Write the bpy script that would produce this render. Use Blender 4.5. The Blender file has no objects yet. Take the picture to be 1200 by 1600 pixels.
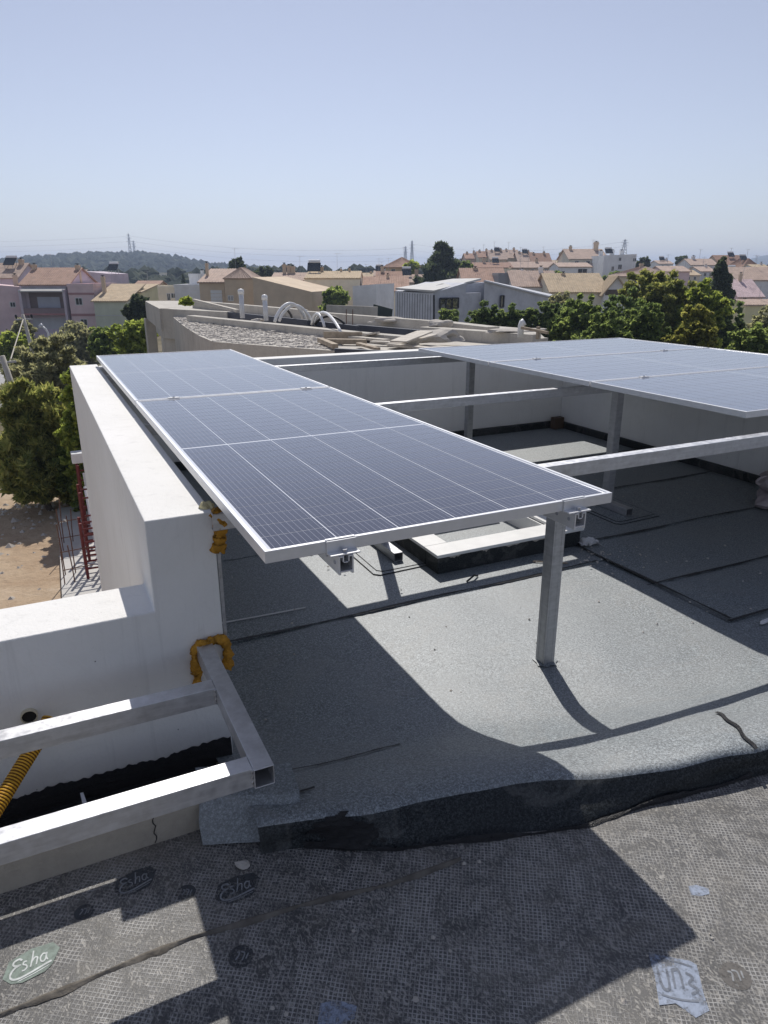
import bpy, bmesh, math, random
import numpy as np
from mathutils import Vector, Matrix

random.seed(7)
RNG = np.random.default_rng(7)
SC = bpy.context.scene
COL = SC.collection
W, L = 1.134, 2.404            # solar panel width and length

# ---------------------------------------------------------------- camera
F_PX = 1099.69
PITCH, ROLL, YAW = 0.32964, 0.001256, 0.450377
CAM = np.array([-0.44188, -1.59854, 0.66317])


def cam_axes():
    cy, sy, cp, sp = math.cos(YAW), math.sin(YAW), math.cos(PITCH), math.sin(PITCH)
    f = np.array([sy * cp, cy * cp, -sp])
    r = np.array([cy, -sy, 0.0])
    d = np.cross(f, r)
    cr, sr = math.cos(ROLL), math.sin(ROLL)
    return cr * r + sr * d, -sr * r + cr * d, f


AX_R, AX_D, AX_F = cam_axes()
cam_data = bpy.data.cameras.new('camera')
cam = bpy.data.objects.new('camera', cam_data)
COL.objects.link(cam)
M = Matrix.Identity(4)
for i in range(3):
    M[i][0], M[i][1], M[i][2], M[i][3] = AX_R[i], -AX_D[i], -AX_F[i], CAM[i]
cam.matrix_world = M
cam_data.sensor_fit = 'HORIZONTAL'
cam_data.sensor_width = 36.0
cam_data.lens = F_PX / 1200.0 * 36.0
cam_data.clip_start = 0.05
cam_data.clip_end = 12000.0
SC.camera = cam

# ---------------------------------------------------------------- light
SUN_FROM = Vector((0.28, 0.77, 1.0)).normalized()
world = bpy.data.worlds.new('World')
SC.world = world
world.use_nodes = True
wn = world.node_tree
wn.nodes.clear()
w_out = wn.nodes.new('ShaderNodeOutputWorld')
w_bg = wn.nodes.new('ShaderNodeBackground')
w_sky = wn.nodes.new('ShaderNodeTexSky')
w_sky.sky_type = 'NISHITA'
w_sky.sun_disc = False
w_sky.sun_elevation = math.asin(SUN_FROM.z)
w_sky.sun_rotation = math.atan2(SUN_FROM.x, SUN_FROM.y)
w_sky.altitude = 0.0
w_sky.air_density = 1.0
w_sky.dust_density = 0.2
w_sky.ozone_density = 3.0
w_tint = wn.nodes.new('ShaderNodeMix')
w_tint.data_type = 'RGBA'
w_tint.blend_type = 'MULTIPLY'
w_tint.inputs[0].default_value = 1.0
w_tint.inputs[7].default_value = (1.015, 0.975, 1.03, 1)
w_hsv = wn.nodes.new('ShaderNodeHueSaturation')
w_hsv.inputs['Saturation'].default_value = 0.58
wn.links.new(w_sky.outputs[0], w_hsv.inputs['Color'])
wn.links.new(w_hsv.outputs[0], w_tint.inputs[6])
wn.links.new(w_tint.outputs[2], w_bg.inputs[0])
wn.links.new(w_bg.outputs[0], w_out.inputs[0])
w_bg.inputs[1].default_value = 0.095
sun_data = bpy.data.lights.new('sun', 'SUN')
sun_data.energy = 3.9
sun_data.angle = math.radians(0.5)
sun_data.color = (1.0, 0.96, 0.90)
sun = bpy.data.objects.new('sun', sun_data)
COL.objects.link(sun)
sun.rotation_mode = 'QUATERNION'
sun.rotation_quaternion = (-SUN_FROM).to_track_quat('-Z', 'Y')
sun.location = (3, 8, 12)
SC.view_settings.view_transform = 'Standard'
SC.view_settings.look = 'None'
SC.view_settings.exposure = 0.0
SC.view_settings.gamma = 1.0
SC.view_settings.use_curve_mapping = False
SC.cycles.max_bounces = 8
SC.cycles.diffuse_bounces = 3
SC.cycles.glossy_bounces = 3
SC.cycles.transmission_bounces = 4
SC.cycles.transparent_max_bounces = 6
SC.cycles.volume_bounces = 0
SC.cycles.use_denoising = True


# ---------------------------------------------------------------- pixel -> place helpers
def ray(u, v):
    return ((u - 600) / F_PX) * AX_R + ((v - 800) / F_PX) * AX_D + AX_F


HEAD = np.array([math.sin(YAW), math.cos(YAW), 0.0])
SIDE = np.array([math.cos(YAW), -math.sin(YAW), 0.0])


def at(u, v, D):                       # the point seen at (u, v), D metres ahead
    d = ray(u, v)
    return CAM + d * (D / d.dot(HEAD))


def onz(u, v, z):
    d = ray(u, v)
    return CAM + d * ((z - CAM[2]) / d[2])


# ---------------------------------------------------------------- mesh helpers
class MB:
    def __init__(s):
        s.v, s.f, s.m = [], [], []

    def add(s, vs, fs, mi=0):
        o = len(s.v)
        s.v += [tuple(map(float, p)) for p in vs]
        s.f += [tuple(i + o for i in f) for f in fs]
        s.m += [mi] * len(fs)
        return s

    def box(s, x0, x1, y0, y1, z0, z1, mi=0):
        vs = [(x0, y0, z0), (x1, y0, z0), (x1, y1, z0), (x0, y1, z0), (x0, y0, z1), (x1, y0, z1), (x1, y1, z1), (x0, y1, z1)]
        return s.add(vs, [(0, 3, 2, 1), (4, 5, 6, 7), (0, 1, 5, 4), (1, 2, 6, 5), (2, 3, 7, 6), (3, 0, 4, 7)], mi)

    def prism(s, poly, z0, z1, mi=0):          # poly counter-clockwise from above; z1 may be a list
        n = len(poly)
        zt = z1 if isinstance(z1, (list, tuple)) else [z1] * n
        zb = z0 if isinstance(z0, (list, tuple)) else [z0] * n
        vs = [(p[0], p[1], zb[i]) for i, p in enumerate(poly)] + [(p[0], p[1], zt[i]) for i, p in enumerate(poly)]
        fs = [tuple(range(n - 1, -1, -1)), tuple(range(n, 2 * n))]
        fs += [(i, (i + 1) % n, n + (i + 1) % n, n + i) for i in range(n)]
        return s.add(vs, fs, mi)

    def tube(s, path, r, n=8, mi=0, cap=True):
        path = [Vector(p) for p in path]
        rs = r if isinstance(r, (list, tuple)) else [r] * len(path)
        rings = []
        ref = None
        for i, p in enumerate(path):
            t = (path[min(i + 1, len(path) - 1)] - path[max(i - 1, 0)]).normalized()
            if ref is None:
                ref = t.orthogonal().normalized()
            a = (ref - t * ref.dot(t))
            a = a.normalized() if a.length > 1e-6 else t.orthogonal().normalized()
            ref = a
            b = t.cross(a)
            rings.append([p + (a * math.cos(k * 2 * math.pi / n) + b * math.sin(k * 2 * math.pi / n)) * rs[i] for k in range(n)])
        vs = [q for rg in rings for q in rg]
        fs = []
        for i in range(len(path) - 1):
            for k in range(n):
                fs.append((i * n + k, i * n + (k + 1) % n, (i + 1) * n + (k + 1) % n, (i + 1) * n + k))
        if cap:
            fs.append(tuple(range(n - 1, -1, -1)))
            fs.append(tuple((len(path) - 1) * n + k for k in range(n)))
        return s.add(vs, fs, mi)

    def bar(s, a, b, w, h, up=(0, 0, 1), mi=0):      # rectangular bar from a to b
        a, b = Vector(a), Vector(b)
        t = (b - a).normalized()
        sd = t.cross(Vector(up)).normalized()
        u = sd.cross(t)
        vs = []
        for p in (a, b):
            for (i, j) in ((-1, -1), (1, -1), (1, 1), (-1, 1)):
                vs.append(p + sd * (i * w / 2) + u * (j * h / 2))
        return s.add(vs, [(0, 1, 2, 3), (7, 6, 5, 4), (0, 4, 5, 1), (1, 5, 6, 2), (2, 6, 7, 3), (3, 7, 4, 0)], mi)

    def hollow(s, a, b, w, h, t=0.003, up=(0, 0, 1), mi=0):     # open square tube from a to b
        a, b = Vector(a), Vector(b)
        d = (b - a).normalized()
        sd = d.cross(Vector(up)).normalized()
        u = sd.cross(d)
        vs = []
        for p in (a, b):
            for (ww, hh) in ((w, h), (w - 2 * t, h - 2 * t)):
                for (i, j) in ((-1, -1), (1, -1), (1, 1), (-1, 1)):
                    vs.append(p + sd * (i * ww / 2) + u * (j * hh / 2))
        fs = []
        for k in range(4):
            k2 = (k + 1) % 4
            fs.append((k, k2, 8 + k2, 8 + k)[::-1])
            fs.append((4 + k, 4 + k2, 12 + k2, 12 + k))
            fs.append((k, k2, 4 + k2, 4 + k))
            fs.append((8 + k, 8 + k2, 12 + k2, 12 + k)[::-1])
        return s.add(vs, fs, mi)

    def build(s, name, mats, parent=None, bevel=0.0, smooth=False, loc=None, seg=2):
        me = bpy.data.meshes.new(name)
        me.from_pydata(s.v, [], s.f)
        mats = mats if isinstance(mats, (list, tuple)) else [mats]
        for m in mats:
            me.materials.append(m)
        if len(mats) > 1:
            me.polygons.foreach_set('material_index', s.m)
        if smooth:
            me.polygons.foreach_set('use_smooth', [True] * len(me.polygons))
        bm = bmesh.new()
        bm.from_mesh(me)
        bmesh.ops.recalc_face_normals(bm, faces=bm.faces)
        bm.to_mesh(me)
        bm.free()
        me.update()
        o = bpy.data.objects.new(name, me)
        COL.objects.link(o)
        if parent is not None:
            o.parent = parent
        if loc is not None:
            o.location = loc
        if bevel > 0:
            md = o.modifiers.new('bevel', 'BEVEL')
            md.width = bevel
            md.segments = seg
            md.limit_method = 'ANGLE'
            md.angle_limit = math.radians(40)
        return o


def thing(name, label, cat, loc=(0, 0, 0), rz=0.0, group=None):
    o = bpy.data.objects.new(name, None)
    o.empty_display_size = 0.1
    COL.objects.link(o)
    o.location = loc
    o.rotation_euler = (0, 0, rz)
    return tag(o, label, cat, group)


def tag(o, label=None, cat=None, group=None, kind=None):
    if label:
        o['label'] = label
    if cat:
        o['category'] = cat
    if group:
        o['group'] = group
    if kind:
        o['kind'] = kind
    return o


def linked(name, mesh, parent, loc=(0, 0, 0), rot=None):
    o = bpy.data.objects.new(name, mesh)
    COL.objects.link(o)
    if parent is not None:
        o.parent = parent
    o.location = loc
    if rot is not None:
        o.rotation_euler = rot
    return o


def copy_tree(o, parent=None):
    c = o.copy()
    COL.objects.link(c)
    if parent is not None:
        c.parent = parent
        c.matrix_parent_inverse = o.matrix_parent_inverse
    for ch in list(o.children):
        copy_tree(ch, c)
    return c


# ---------------------------------------------------------------- materials
class Mat:
    def __init__(s, name):
        s.m = bpy.data.materials.new(name)
        s.m.use_nodes = True
        s.t = s.m.node_tree
        s.b = s.t.nodes['Principled BSDF']
        s.tc = s.n('ShaderNodeTexCoord')

    def n(s, typ, **kw):
        nd = s.t.nodes.new(typ)
        for k, v in kw.items():
            if k.startswith('i_'):
                nd.inputs[k[2:].replace('_', ' ')].default_value = v
            else:
                setattr(nd, k, v)
        return nd

    def l(s, a, b):
        s.t.links.new(a, b)

    def noise(s, scale, detail=4, rough=0.55, coord='Object', stretch=None, dist=0.0):
        nz = s.n('ShaderNodeTexNoise')
        nz.inputs['Scale'].default_value = scale
        nz.inputs['Detail'].default_value = detail
        nz.inputs['Roughness'].default_value = rough
        nz.inputs['Distortion'].default_value = dist
        src = s.tc.outputs[coord]
        if stretch:
            mp = s.n('ShaderNodeMapping')
            mp.inputs['Scale'].default_value = stretch
            s.l(src, mp.inputs[0])
            src = mp.outputs[0]
        s.l(src, nz.inputs['Vector'])
        return nz.outputs['Fac']

    def ramp(s, fac, stops):
        r = s.n('ShaderNodeValToRGB')
        el = r.color_ramp.elements
        while len(el) < len(stops):
            el.new(0.5)
        for e, (p, c) in zip(el, stops):
            e.position = p
            e.color = (c[0], c[1], c[2], 1) if not isinstance(c, (int, float)) else (c, c, c, 1)
        s.l(fac, r.inputs[0])
        return r.outputs[0]

    def mix(s, fac, a, b, mode='MIX'):
        mx = s.n('ShaderNodeMix', data_type='RGBA', blend_type=mode)
        for sock, val in ((mx.inputs[0], fac), (mx.inputs[6], a), (mx.inputs[7], b)):
            if isinstance(val, bpy.types.NodeSocket):
                s.l(val, sock)
            elif isinstance(val, (int, float)):
                sock.default_value = val if sock == mx.inputs[0] else (val, val, val, 1)
            else:
                sock.default_value = (val[0], val[1], val[2], 1)
        return mx.outputs[2]

    def math(s, op, a, b=None):
        nd = s.n('ShaderNodeMath', operation=op)
        for i, x in enumerate((a, b)):
            if x is None:
                continue
            if isinstance(x, bpy.types.NodeSocket):
                s.l(x, nd.inputs[i])
            else:
                nd.inputs[i].default_value = x
        return nd.outputs[0]

    def color(s, c):
        if isinstance(c, bpy.types.NodeSocket):
            s.l(c, s.b.inputs['Base Color'])
        else:
            s.b.inputs['Base Color'].default_value = (c[0], c[1], c[2], 1)
        return s

    def set(s, **kw):
        for k, v in kw.items():
            i = s.b.inputs[k.replace('_', ' ')]
            if isinstance(v, bpy.types.NodeSocket):
                s.l(v, i)
            else:
                i.default_value = v
        return s

    def bump(s, h, strength=0.3, dist=0.01):
        bp = s.n('ShaderNodeBump')
        bp.inputs['Strength'].default_value = strength
        bp.inputs['Distance'].default_value = dist
        s.l(h, bp.inputs['Height'])
        s.l(bp.outputs[0], s.b.inputs['Normal'])
        return s


def plain(name, c, rough=0.7, metal=0.0, var=0.12, scale=6.0, spec=0.4, coord='Object', bump=0.0, bscale=60):
    m = Mat(name)
    f = m.noise(scale, 5, 0.6, coord)
    lo = [x * (1 - var) for x in c]
    hi = [min(1, x * (1 + var)) for x in c]
    m.color(m.ramp(f, [(0.3, lo), (0.7, hi)]))
    m.set(Roughness=rough, Metallic=metal, Specular_IOR_Level=spec)
    if bump:
        m.bump(m.noise(bscale, 3, 0.6, coord), bump, 0.01)
    return m.m


def mat_galv(name, base=0.62, tint=(1.0, 1.0, 1.02)):
    m = Mat(name)
    streak = m.noise(7, 6, 0.7, 'Object', (1.2, 1.2, 9))
    patch = m.noise(35, 4, 0.6)
    f = m.mix(0.45, streak, patch)
    lo = [base * 0.72 * t for t in tint]
    hi = [min(.95, base * 1.12 * t) for t in tint]
    m.color(m.ramp(f, [(0.32, lo), (0.66, hi)]))
    m.set(Metallic=0.72, Roughness=m.ramp(patch, [(0.3, 0.34), (0.75, 0.55)]))
    m.bump(m.noise(120, 3), 0.05, 0.002)
    return m.m


def mat_wall():
    m = Mat('white_wall_paint')
    big = m.noise(1.7, 6, 0.65)
    c = m.ramp(big, [(0.25, (0.77, 0.755, 0.72)), (0.55, (0.83, 0.815, 0.785)), (0.8, (0.86, 0.845, 0.82))])
    run = m.noise(16, 6, 0.75, 'Object', (1.0, 1.0, 0.045), 0.3)
    c = m.mix(m.ramp(run, [(0.55, 0.0), (0.73, 0.32)]), c, (0.47, 0.46, 0.44))
    blot = m.noise(5.5, 8, 0.72, dist=0.7)
    c = m.mix(m.ramp(blot, [(0.54, 0.0), (0.74, 0.20)]), c, (0.52, 0.50, 0.46))
    scr = m.noise(30, 5, 0.8, 'Object', (1.0, 0.35, 0.8), 1.0)
    c = m.mix(m.ramp(scr, [(0.66, 0.0), (0.72, 0.25)]), c, (0.40, 0.385, 0.36))
    vor = m.n('ShaderNodeTexVoronoi')
    vor.inputs['Scale'].default_value = 16
    m.l(m.tc.outputs['Object'], vor.inputs['Vector'])
    gate = m.ramp(m.noise(9, 2), [(0.53, 0.0), (0.57, 1.0)])
    pit = m.math('MULTIPLY', m.ramp(m.math('ADD', vor.outputs['Distance'], m.math('MULTIPLY', m.noise(6, 2), 0.12)), [(0.085, 1.0), (0.105, 0.0)]), gate)
    c = m.mix(pit, c, (0.13, 0.12, 0.11))
    m.color(c).set(Roughness=0.75, Specular_IOR_Level=0.3)
    fine = m.noise(90, 5, 0.65)
    h = m.mix(0.6, fine, m.noise(7, 6, 0.7, 'Object', (1.0, 1.0, 0.5), 0.8))
    h = m.math('SUBTRACT', h, m.math('MULTIPLY', pit, 0.8))
    m.bump(h, 0.55, 0.010)
    return m.m


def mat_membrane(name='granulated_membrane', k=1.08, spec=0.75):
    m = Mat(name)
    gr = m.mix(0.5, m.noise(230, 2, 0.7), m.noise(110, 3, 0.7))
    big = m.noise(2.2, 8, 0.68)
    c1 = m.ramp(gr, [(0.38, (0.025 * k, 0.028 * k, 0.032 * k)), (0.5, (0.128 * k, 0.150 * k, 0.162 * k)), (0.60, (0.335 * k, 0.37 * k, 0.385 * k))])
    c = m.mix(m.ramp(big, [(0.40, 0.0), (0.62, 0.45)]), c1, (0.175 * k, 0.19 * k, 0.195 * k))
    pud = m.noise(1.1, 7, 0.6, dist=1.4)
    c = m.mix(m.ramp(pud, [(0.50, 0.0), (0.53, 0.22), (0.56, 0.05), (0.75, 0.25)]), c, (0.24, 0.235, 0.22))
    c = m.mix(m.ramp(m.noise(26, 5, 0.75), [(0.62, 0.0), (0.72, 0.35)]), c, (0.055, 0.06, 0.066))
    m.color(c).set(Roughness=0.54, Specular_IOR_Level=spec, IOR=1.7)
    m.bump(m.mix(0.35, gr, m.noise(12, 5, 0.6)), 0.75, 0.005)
    return m.m


def mat_felt():
    m = Mat('printed_felt')
    big = m.noise(3.0, 7, 0.65)
    med = m.noise(14, 5, 0.65, dist=0.6)
    dirt = m.ramp(big, [(0.3, (0.042, 0.043, 0.046)), (0.55, (0.080, 0.078, 0.076)), (0.75, (0.20, 0.185, 0.16))])
    dirt = m.mix(m.ramp(med, [(0.35, 0.0), (0.7, 0.4)]), dirt, (0.055, 0.053, 0.052))
    # embossed net: two crossing families of diagonal threads
    mp = m.n('ShaderNodeMapping')
    mp.inputs['Rotation'].default_value = (0, 0, math.radians(33))
    wob = m.n('ShaderNodeTexNoise')
    wob.inputs['Scale'].default_value = 9
    wob.inputs['Detail'].default_value = 3
    m.l(m.tc.outputs['Object'], wob.inputs['Vector'])
    vadd = m.n('ShaderNodeVectorMath', operation='MULTIPLY_ADD')
    m.l(wob.outputs['Color'], vadd.inputs[0])
    vadd.inputs[1].default_value = (0.012, 0.012, 0)
    m.l(m.tc.outputs['Object'], vadd.inputs[2])
    m.l(vadd.outputs[0], mp.inputs[0])
    sp = m.n('ShaderNodeSeparateXYZ')
    m.l(mp.outputs[0], sp.inputs[0])
    fx = m.math('ABSOLUTE', m.math('SINE', m.math('MULTIPLY', sp.outputs[0], math.pi / 0.0105)))
    fy = m.math('ABSOLUTE', m.math('SINE', m.math('MULTIPLY', sp.outputs[1], math.pi / 0.0105)))
    net = m.math('SUBTRACT', 1.0, m.math('MINIMUM', m.ramp(fx, [(0.25, 0), (0.55, 1)]), m.ramp(fy, [(0.25, 0), (0.55, 1)])))
    patchy = m.ramp(m.noise(5.5, 8, 0.8, dist=1.5), [(0.42, 0.0), (0.58, 0.85)])
    nf = m.math('MULTIPLY', net, patchy)
    squig = m.ramp(m.noise(75, 4, 0.7, 'Object', (1.0, 0.5, 1), 2.2), [(0.50, 0.0), (0.60, 0.75)])
    c = m.mix(squig, dirt, (0.38, 0.36, 0.325))
    c = m.mix(nf, c, (0.42, 0.41, 0.395))
    c = m.mix(m.ramp(m.noise(1.3, 6, 0.7, dist=1.0), [(0.50, 0.0), (0.68, 0.5)]), c, (0.22, 0.195, 0.16))
    m.color(c).set(Roughness=0.52, IOR=1.55)
    m.bump(m.mix(0.5, nf, m.mix(0.4, squig, med)), 0.6, 0.005)
    return m.m


def mat_bitumen():
    m = Mat('black_bitumen')
    f = m.noise(38, 6, 0.7, 'Object', (1, 1, 2.2), 0.5)
    m.color(m.ramp(f, [(0.35, (0.008, 0.008, 0.009)), (0.72, (0.035, 0.034, 0.036))]))
    m.set(Roughness=m.ramp(f, [(0.3, 0.25), (0.7, 0.6)]))
    m.bump(f, 0.9, 0.02)
    return m.m


def mat_cell():
    m = Mat('monocrystalline_cell')
    sp = m.n('ShaderNodeSeparateXYZ')
    m.l(m.tc.outputs['Object'], sp.inputs[0])
    ln = m.math('ABSOLUTE', m.math('SINE', m.math('MULTIPLY', m.math('ADD', sp.outputs[0], 0.0088), math.pi / 0.0176)))
    bus = m.ramp(ln, [(0.06, 1.0), (0.16, 0.0)])
    inf = m.n('ShaderNodeObjectInfo')
    cell = m.ramp(inf.outputs['Random'], [(0.0, (0.016, 0.014, 0.030)), (1.0, (0.022, 0.019, 0.038))])
    m.color(m.mix(m.math('MULTIPLY', bus, 0.55), cell, (0.50, 0.50, 0.56)))
    m.set(Roughness=0.12, IOR=1.5, Coat_Weight=0.55, Coat_Roughness=0.05, Sheen_Weight=1.0, Sheen_Roughness=0.2, Sheen_Tint=(0.97, 0.94, 1.0, 1))
    return m.m


def mat_cells_far():
    m = Mat('monocrystalline_cells')
    m.color(m.ramp(m.noise(2.0, 2), [(0.3, (0.015, 0.017, 0.042)), (0.7, (0.020, 0.021, 0.050))]))
    m.set(Roughness=0.12, IOR=1.5, Coat_Weight=0.55, Coat_Roughness=0.05, Sheen_Weight=1.0, Sheen_Roughness=0.2, Sheen_Tint=(0.97, 0.94, 1.0, 1))
    return m.m


def mat_leaf(name, c1, c2, c3, trans=0.25, scale=0.9):
    m = Mat(name)
    f = m.noise(scale, 3, 0.6)
    geo = m.n('ShaderNodeNewGeometry')
    fac = m.mix(0.55, f, geo.outputs['Random Per Island'])
    c = m.ramp(fac, [(0.25, c1), (0.5, c2), (0.78, c3)])
    m.color(c).set(Roughness=0.55, Specular_IOR_Level=0.25)
    tr = m.n('ShaderNodeBsdfTranslucent')
    m.l(m.mix(1.0, c, (1.75, 1.65, 1.2), 'MULTIPLY'), tr.inputs[0])
    mx = m.n('ShaderNodeMixShader')
    mx.inputs[0].default_value = min(0.65, trans + 0.25)
    m.l(m.b.outputs[0], mx.inputs[1])
    m.l(tr.outputs[0], mx.inputs[2])
    m.l(mx.outputs[0], m.t.nodes['Material Output'].inputs[0])
    return m.m


def mat_concrete(name='raw_concrete', c=(0.53, 0.495, 0.44), streaks=0.45):
    m = Mat(name)
    big = m.noise(0.9, 7, 0.7)
    fine = m.noise(22, 5, 0.7)
    col = m.ramp(m.mix(0.35, big, fine), [(0.28, [x * 0.66 for x in c]), (0.52, c), (0.75, [min(1, x * 1.25) for x in c])])
    run = m.noise(3.5, 5, 0.7, 'Object', (1, 1, 0.08))
    col = m.mix(m.ramp(run, [(0.55, 0.0), (0.75, streaks)]), col, [x * 0.45 for x in c])
    m.color(col).set(Roughness=0.85, Specular_IOR_Level=0.25)
    m.bump(fine, 0.4, 0.02)
    return m.m


MT = {}
MT['galv'] = mat_galv('galvanised_steel')
MT['galv_dull'] = mat_galv('dull_galvanised_steel', 0.5)
MT['alu'] = plain('anodised_aluminium', (0.74, 0.74, 0.75), 0.38, 0.55, 0.05, 20)
MT['zinc'] = plain('zinc_bolt', (0.45, 0.46, 0.5), 0.3, 0.9, 0.1, 60)
MT['wall'] = mat_wall()
MT['membrane'] = mat_membrane()
MT['membrane_dark'] = mat_membrane('bare_shaded_membrane', 0.2, 0.12)  # dark copy: bare black bitumen, with the kerb's shade put into the colour
MT['felt'] = mat_felt()
MT['bitumen'] = mat_bitumen()
MT['cell'] = mat_cell()
MT['cells'] = mat_cells_far()
MT['back'] = plain('white_backsheet', (0.80, 0.81, 0.85), 0.15, 0.0, 0.03, 8, 0.5)
for k_, v_ in (('Coat Weight', 0.6), ('Coat Roughness', 0.05)):
    MT['back'].node_tree.nodes['Principled BSDF'].inputs[k_].default_value = v_
MT['under'] = plain('panel_underside', (0.55, 0.56, 0.58), 0.5, 0, 0.05)
MT['foam'] = plain('yellowed_foam', (0.47, 0.235, 0.035), 0.85, 0, 0.45, 28, 0.2, bump=0.9, bscale=45)
MT['foam_pale'] = plain('pale_foam', (0.62, 0.55, 0.33), 0.85, 0, 0.3, 30, 0.2, bump=0.9, bscale=50)
MT['concrete'] = mat_concrete()
MT['kerb'] = mat_concrete('kerb_render', (0.40, 0.36, 0.30), 0.3)
MT['rubble'] = mat_concrete('pale_rubble', (0.52, 0.48, 0.43), 0.2)
MT['rusty'] = plain('rusty_rebar', (0.16, 0.085, 0.06), 0.8, 0.2, 0.35, 40)
MT['red_steel'] = plain('oxide_red_steel', (0.14, 0.022, 0.022), 0.6, 0.1, 0.3, 12)
MT['marble'] = plain('white_marble', (0.80, 0.79, 0.76), 0.45, 0, 0.06, 9)
MT['white'] = plain('white_plastic', (0.78, 0.78, 0.78), 0.4, 0, 0.05, 10)
MT['grey_pipe'] = plain('grey_white_plastic', (0.60, 0.62, 0.66), 0.45, 0, 0.06, 10)
MT['black'] = plain('black_plastic', (0.015, 0.015, 0.017), 0.5, 0, 0.2, 10)
MT['wood'] = plain('grey_timber', (0.38, 0.31, 0.23), 0.8, 0, 0.3, 8)
MT['wood_pale'] = plain('pale_timber', (0.55, 0.50, 0.43), 0.8, 0, 0.2, 8)
MT['board'] = plain('slate_blue_board', (0.055, 0.062, 0.085), 0.55, 0, 0.2, 3)
MT['trunk'] = plain('bark', (0.09, 0.07, 0.055), 0.9, 0, 0.4, 9)
MT['glass'] = plain('dark_window_glass', (0.02, 0.025, 0.03), 0.06, 0, 0.2, 2, 0.6)
MT['frame_w'] = plain('pale_window_frame', (0.68, 0.67, 0.66), 0.5)
MT['frame_d'] = plain('dark_window_frame', (0.03, 0.03, 0.035), 0.5)
MT['paper'] = plain('white_paper', (0.70, 0.69, 0.68), 0.8, 0, 0.08, 10)


# ================================================================= the setting: roof
FZ, NZ = -1.04, -0.95         # far roof floor, near felt floor
CX = [-0.4, -0.18, 0.0, 0.24, 0.40, 0.72, 0.96, 1.24, 1.55, 2.2, 3.2, 6.0]
CY = [0.10, 0.075, 0.03, -0.043, -0.06, -0.125, -0.215, -0.295, -0.355, -0.39, -0.41, -0.42]
FX = [-0.4, -0.2, 0.03, 0.30, 0.85, 1.63, 3.0, 6.0]
FY = [0.20, 0.13, 0.012, -0.143, -0.304, -0.385, -0.44, -0.45]
CRZ = -0.855


def crest_y(x):
    return float(np.interp(x, CX, CY))


def foot_y(x):
    return min(float(np.interp(x, FX, FY)), crest_y(x) - 0.02)


def wob(x, y):
    return 0.006 * math.sin(7.1 * x + 2.3 * y) * math.sin(5.3 * y - 1.7 * x + 1) + 0.004 * math.sin(17 * x + 3) * math.sin(13 * y)


# near roof of printed felt (its own plane)
mb = MB()
nx, ny = 60, 46
xs = np.linspace(-3.2, 6.0, nx)
vs, fs = [], []
for j in range(ny):
    for i in range(nx):
        x = float(xs[i])
        ytop = max(foot_y(x) + 0.06, 0.3 if x < -0.15 else -9)
        y = -4.5 + (ytop + 4.5) * (j / (ny - 1)) ** 0.6
        vs.append((x, y, NZ + 0.3 * wob(x, y)))
for j in range(ny - 1):
    for i in range(nx - 1):
        a = j * nx + i
        fs.append((a, a + 1, a + nx + 1, a + nx))
mb.add(vs, fs)
near_roof = tag(mb.build('near_roof_floor', MT['felt'], smooth=True), kind='structure')

# far roof: base sheet of granulated membrane under the laid sheets, rising over the kerb
far_roof = bpy.data.objects.new('far_roof_floor', None)
COL.objects.link(far_roof)
tag(far_roof, kind='structure')


def surf_z(x, y):
    c = crest_y(x)
    if y >= c:
        t = min(1.0, (y - c) / 0.66)
        s = 1 - t
        s = s * s * (3 - 2 * s)
        return FZ + (CRZ - FZ) * s
    return CRZ


mb = MB()
XS = np.concatenate([np.linspace(-0.06, 2.6, 56), np.linspace(2.75, 5.1, 14)])
FACE = []
prof = [1.46, 1.2, 1.0, 0.86, 0.74, 0.62, 0.52, 0.44, 0.36, 0.28, 0.2, 0.13, 0.07, 0.03, 0.0]
vs, fs = [], []
for x in XS:
    x = float(x)
    c = crest_y(x)
    f = foot_y(x)
    row = []
    for k, q in enumerate(prof):
        y = c + q * (1.452 - c) / 1.46
        row.append((x, y, surf_z(x, y) + wob(x, y) * (0.6 if k < 10 else 1.2)))
    zc = row[-1][2]
    for t in (0.12, 0.3, 0.5, 0.7, 0.88, 1.0):
        e = 0.012 * math.sin(9 * x + 11 * t) + 0.006 * math.sin(23 * x) + 0.004 * math.sin(57 * x + 19 * t) * math.sin(31 * x)
        yy = c - 0.014 * math.sin(min(1, t * 4) * math.pi / 2) + (f - c + 0.014) * t ** 1.3 + e * (t if t < 0.9 else 0.4)
        zz = zc - (zc - NZ + 0.006) * (t ** 1.05)
        row.append((x, yy, zz))
    vs += row
    FACE.append((x, row[len(prof) - 1:]))
R = len(prof) + 6
for i in range(len(XS) - 1):
    for j in range(R - 1):
        a = i * R + j
        fs.append((a, a + R, a + R + 1, a + 1))
mb.add(vs, fs)
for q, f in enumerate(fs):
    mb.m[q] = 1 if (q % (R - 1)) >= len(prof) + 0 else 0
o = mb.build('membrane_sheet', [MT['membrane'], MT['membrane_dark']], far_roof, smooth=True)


# laid sheets with lapped edges further back
def sheet(x0, x1, y0, y1, z, mat='membrane', jag=0.006):
    mb = MB()
    n = max(2, int((x1 - x0) / 0.06))
    fr, bk = [], []
    for i in range(n + 1):
        x = x0 + (x1 - x0) * i / n
        fr.append((x, y0 + random.uniform(-jag, jag)))
        bk.append((x, y1))
    vs = [(p[0], p[1], z) for p in fr] + [(p[0], p[1], z) for p in bk] + [(p[0], p[1], z - 0.009) for p in fr]
    N = n + 1
    fs = [(i, i + 1, N + i + 1, N + i) for i in range(n)] + [(2 * N + i, 2 * N + i + 1, i + 1, i) for i in range(n)]
    mb.add(vs, fs)
    return mb.build('membrane_sheet', MT[mat], far_roof)


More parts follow.
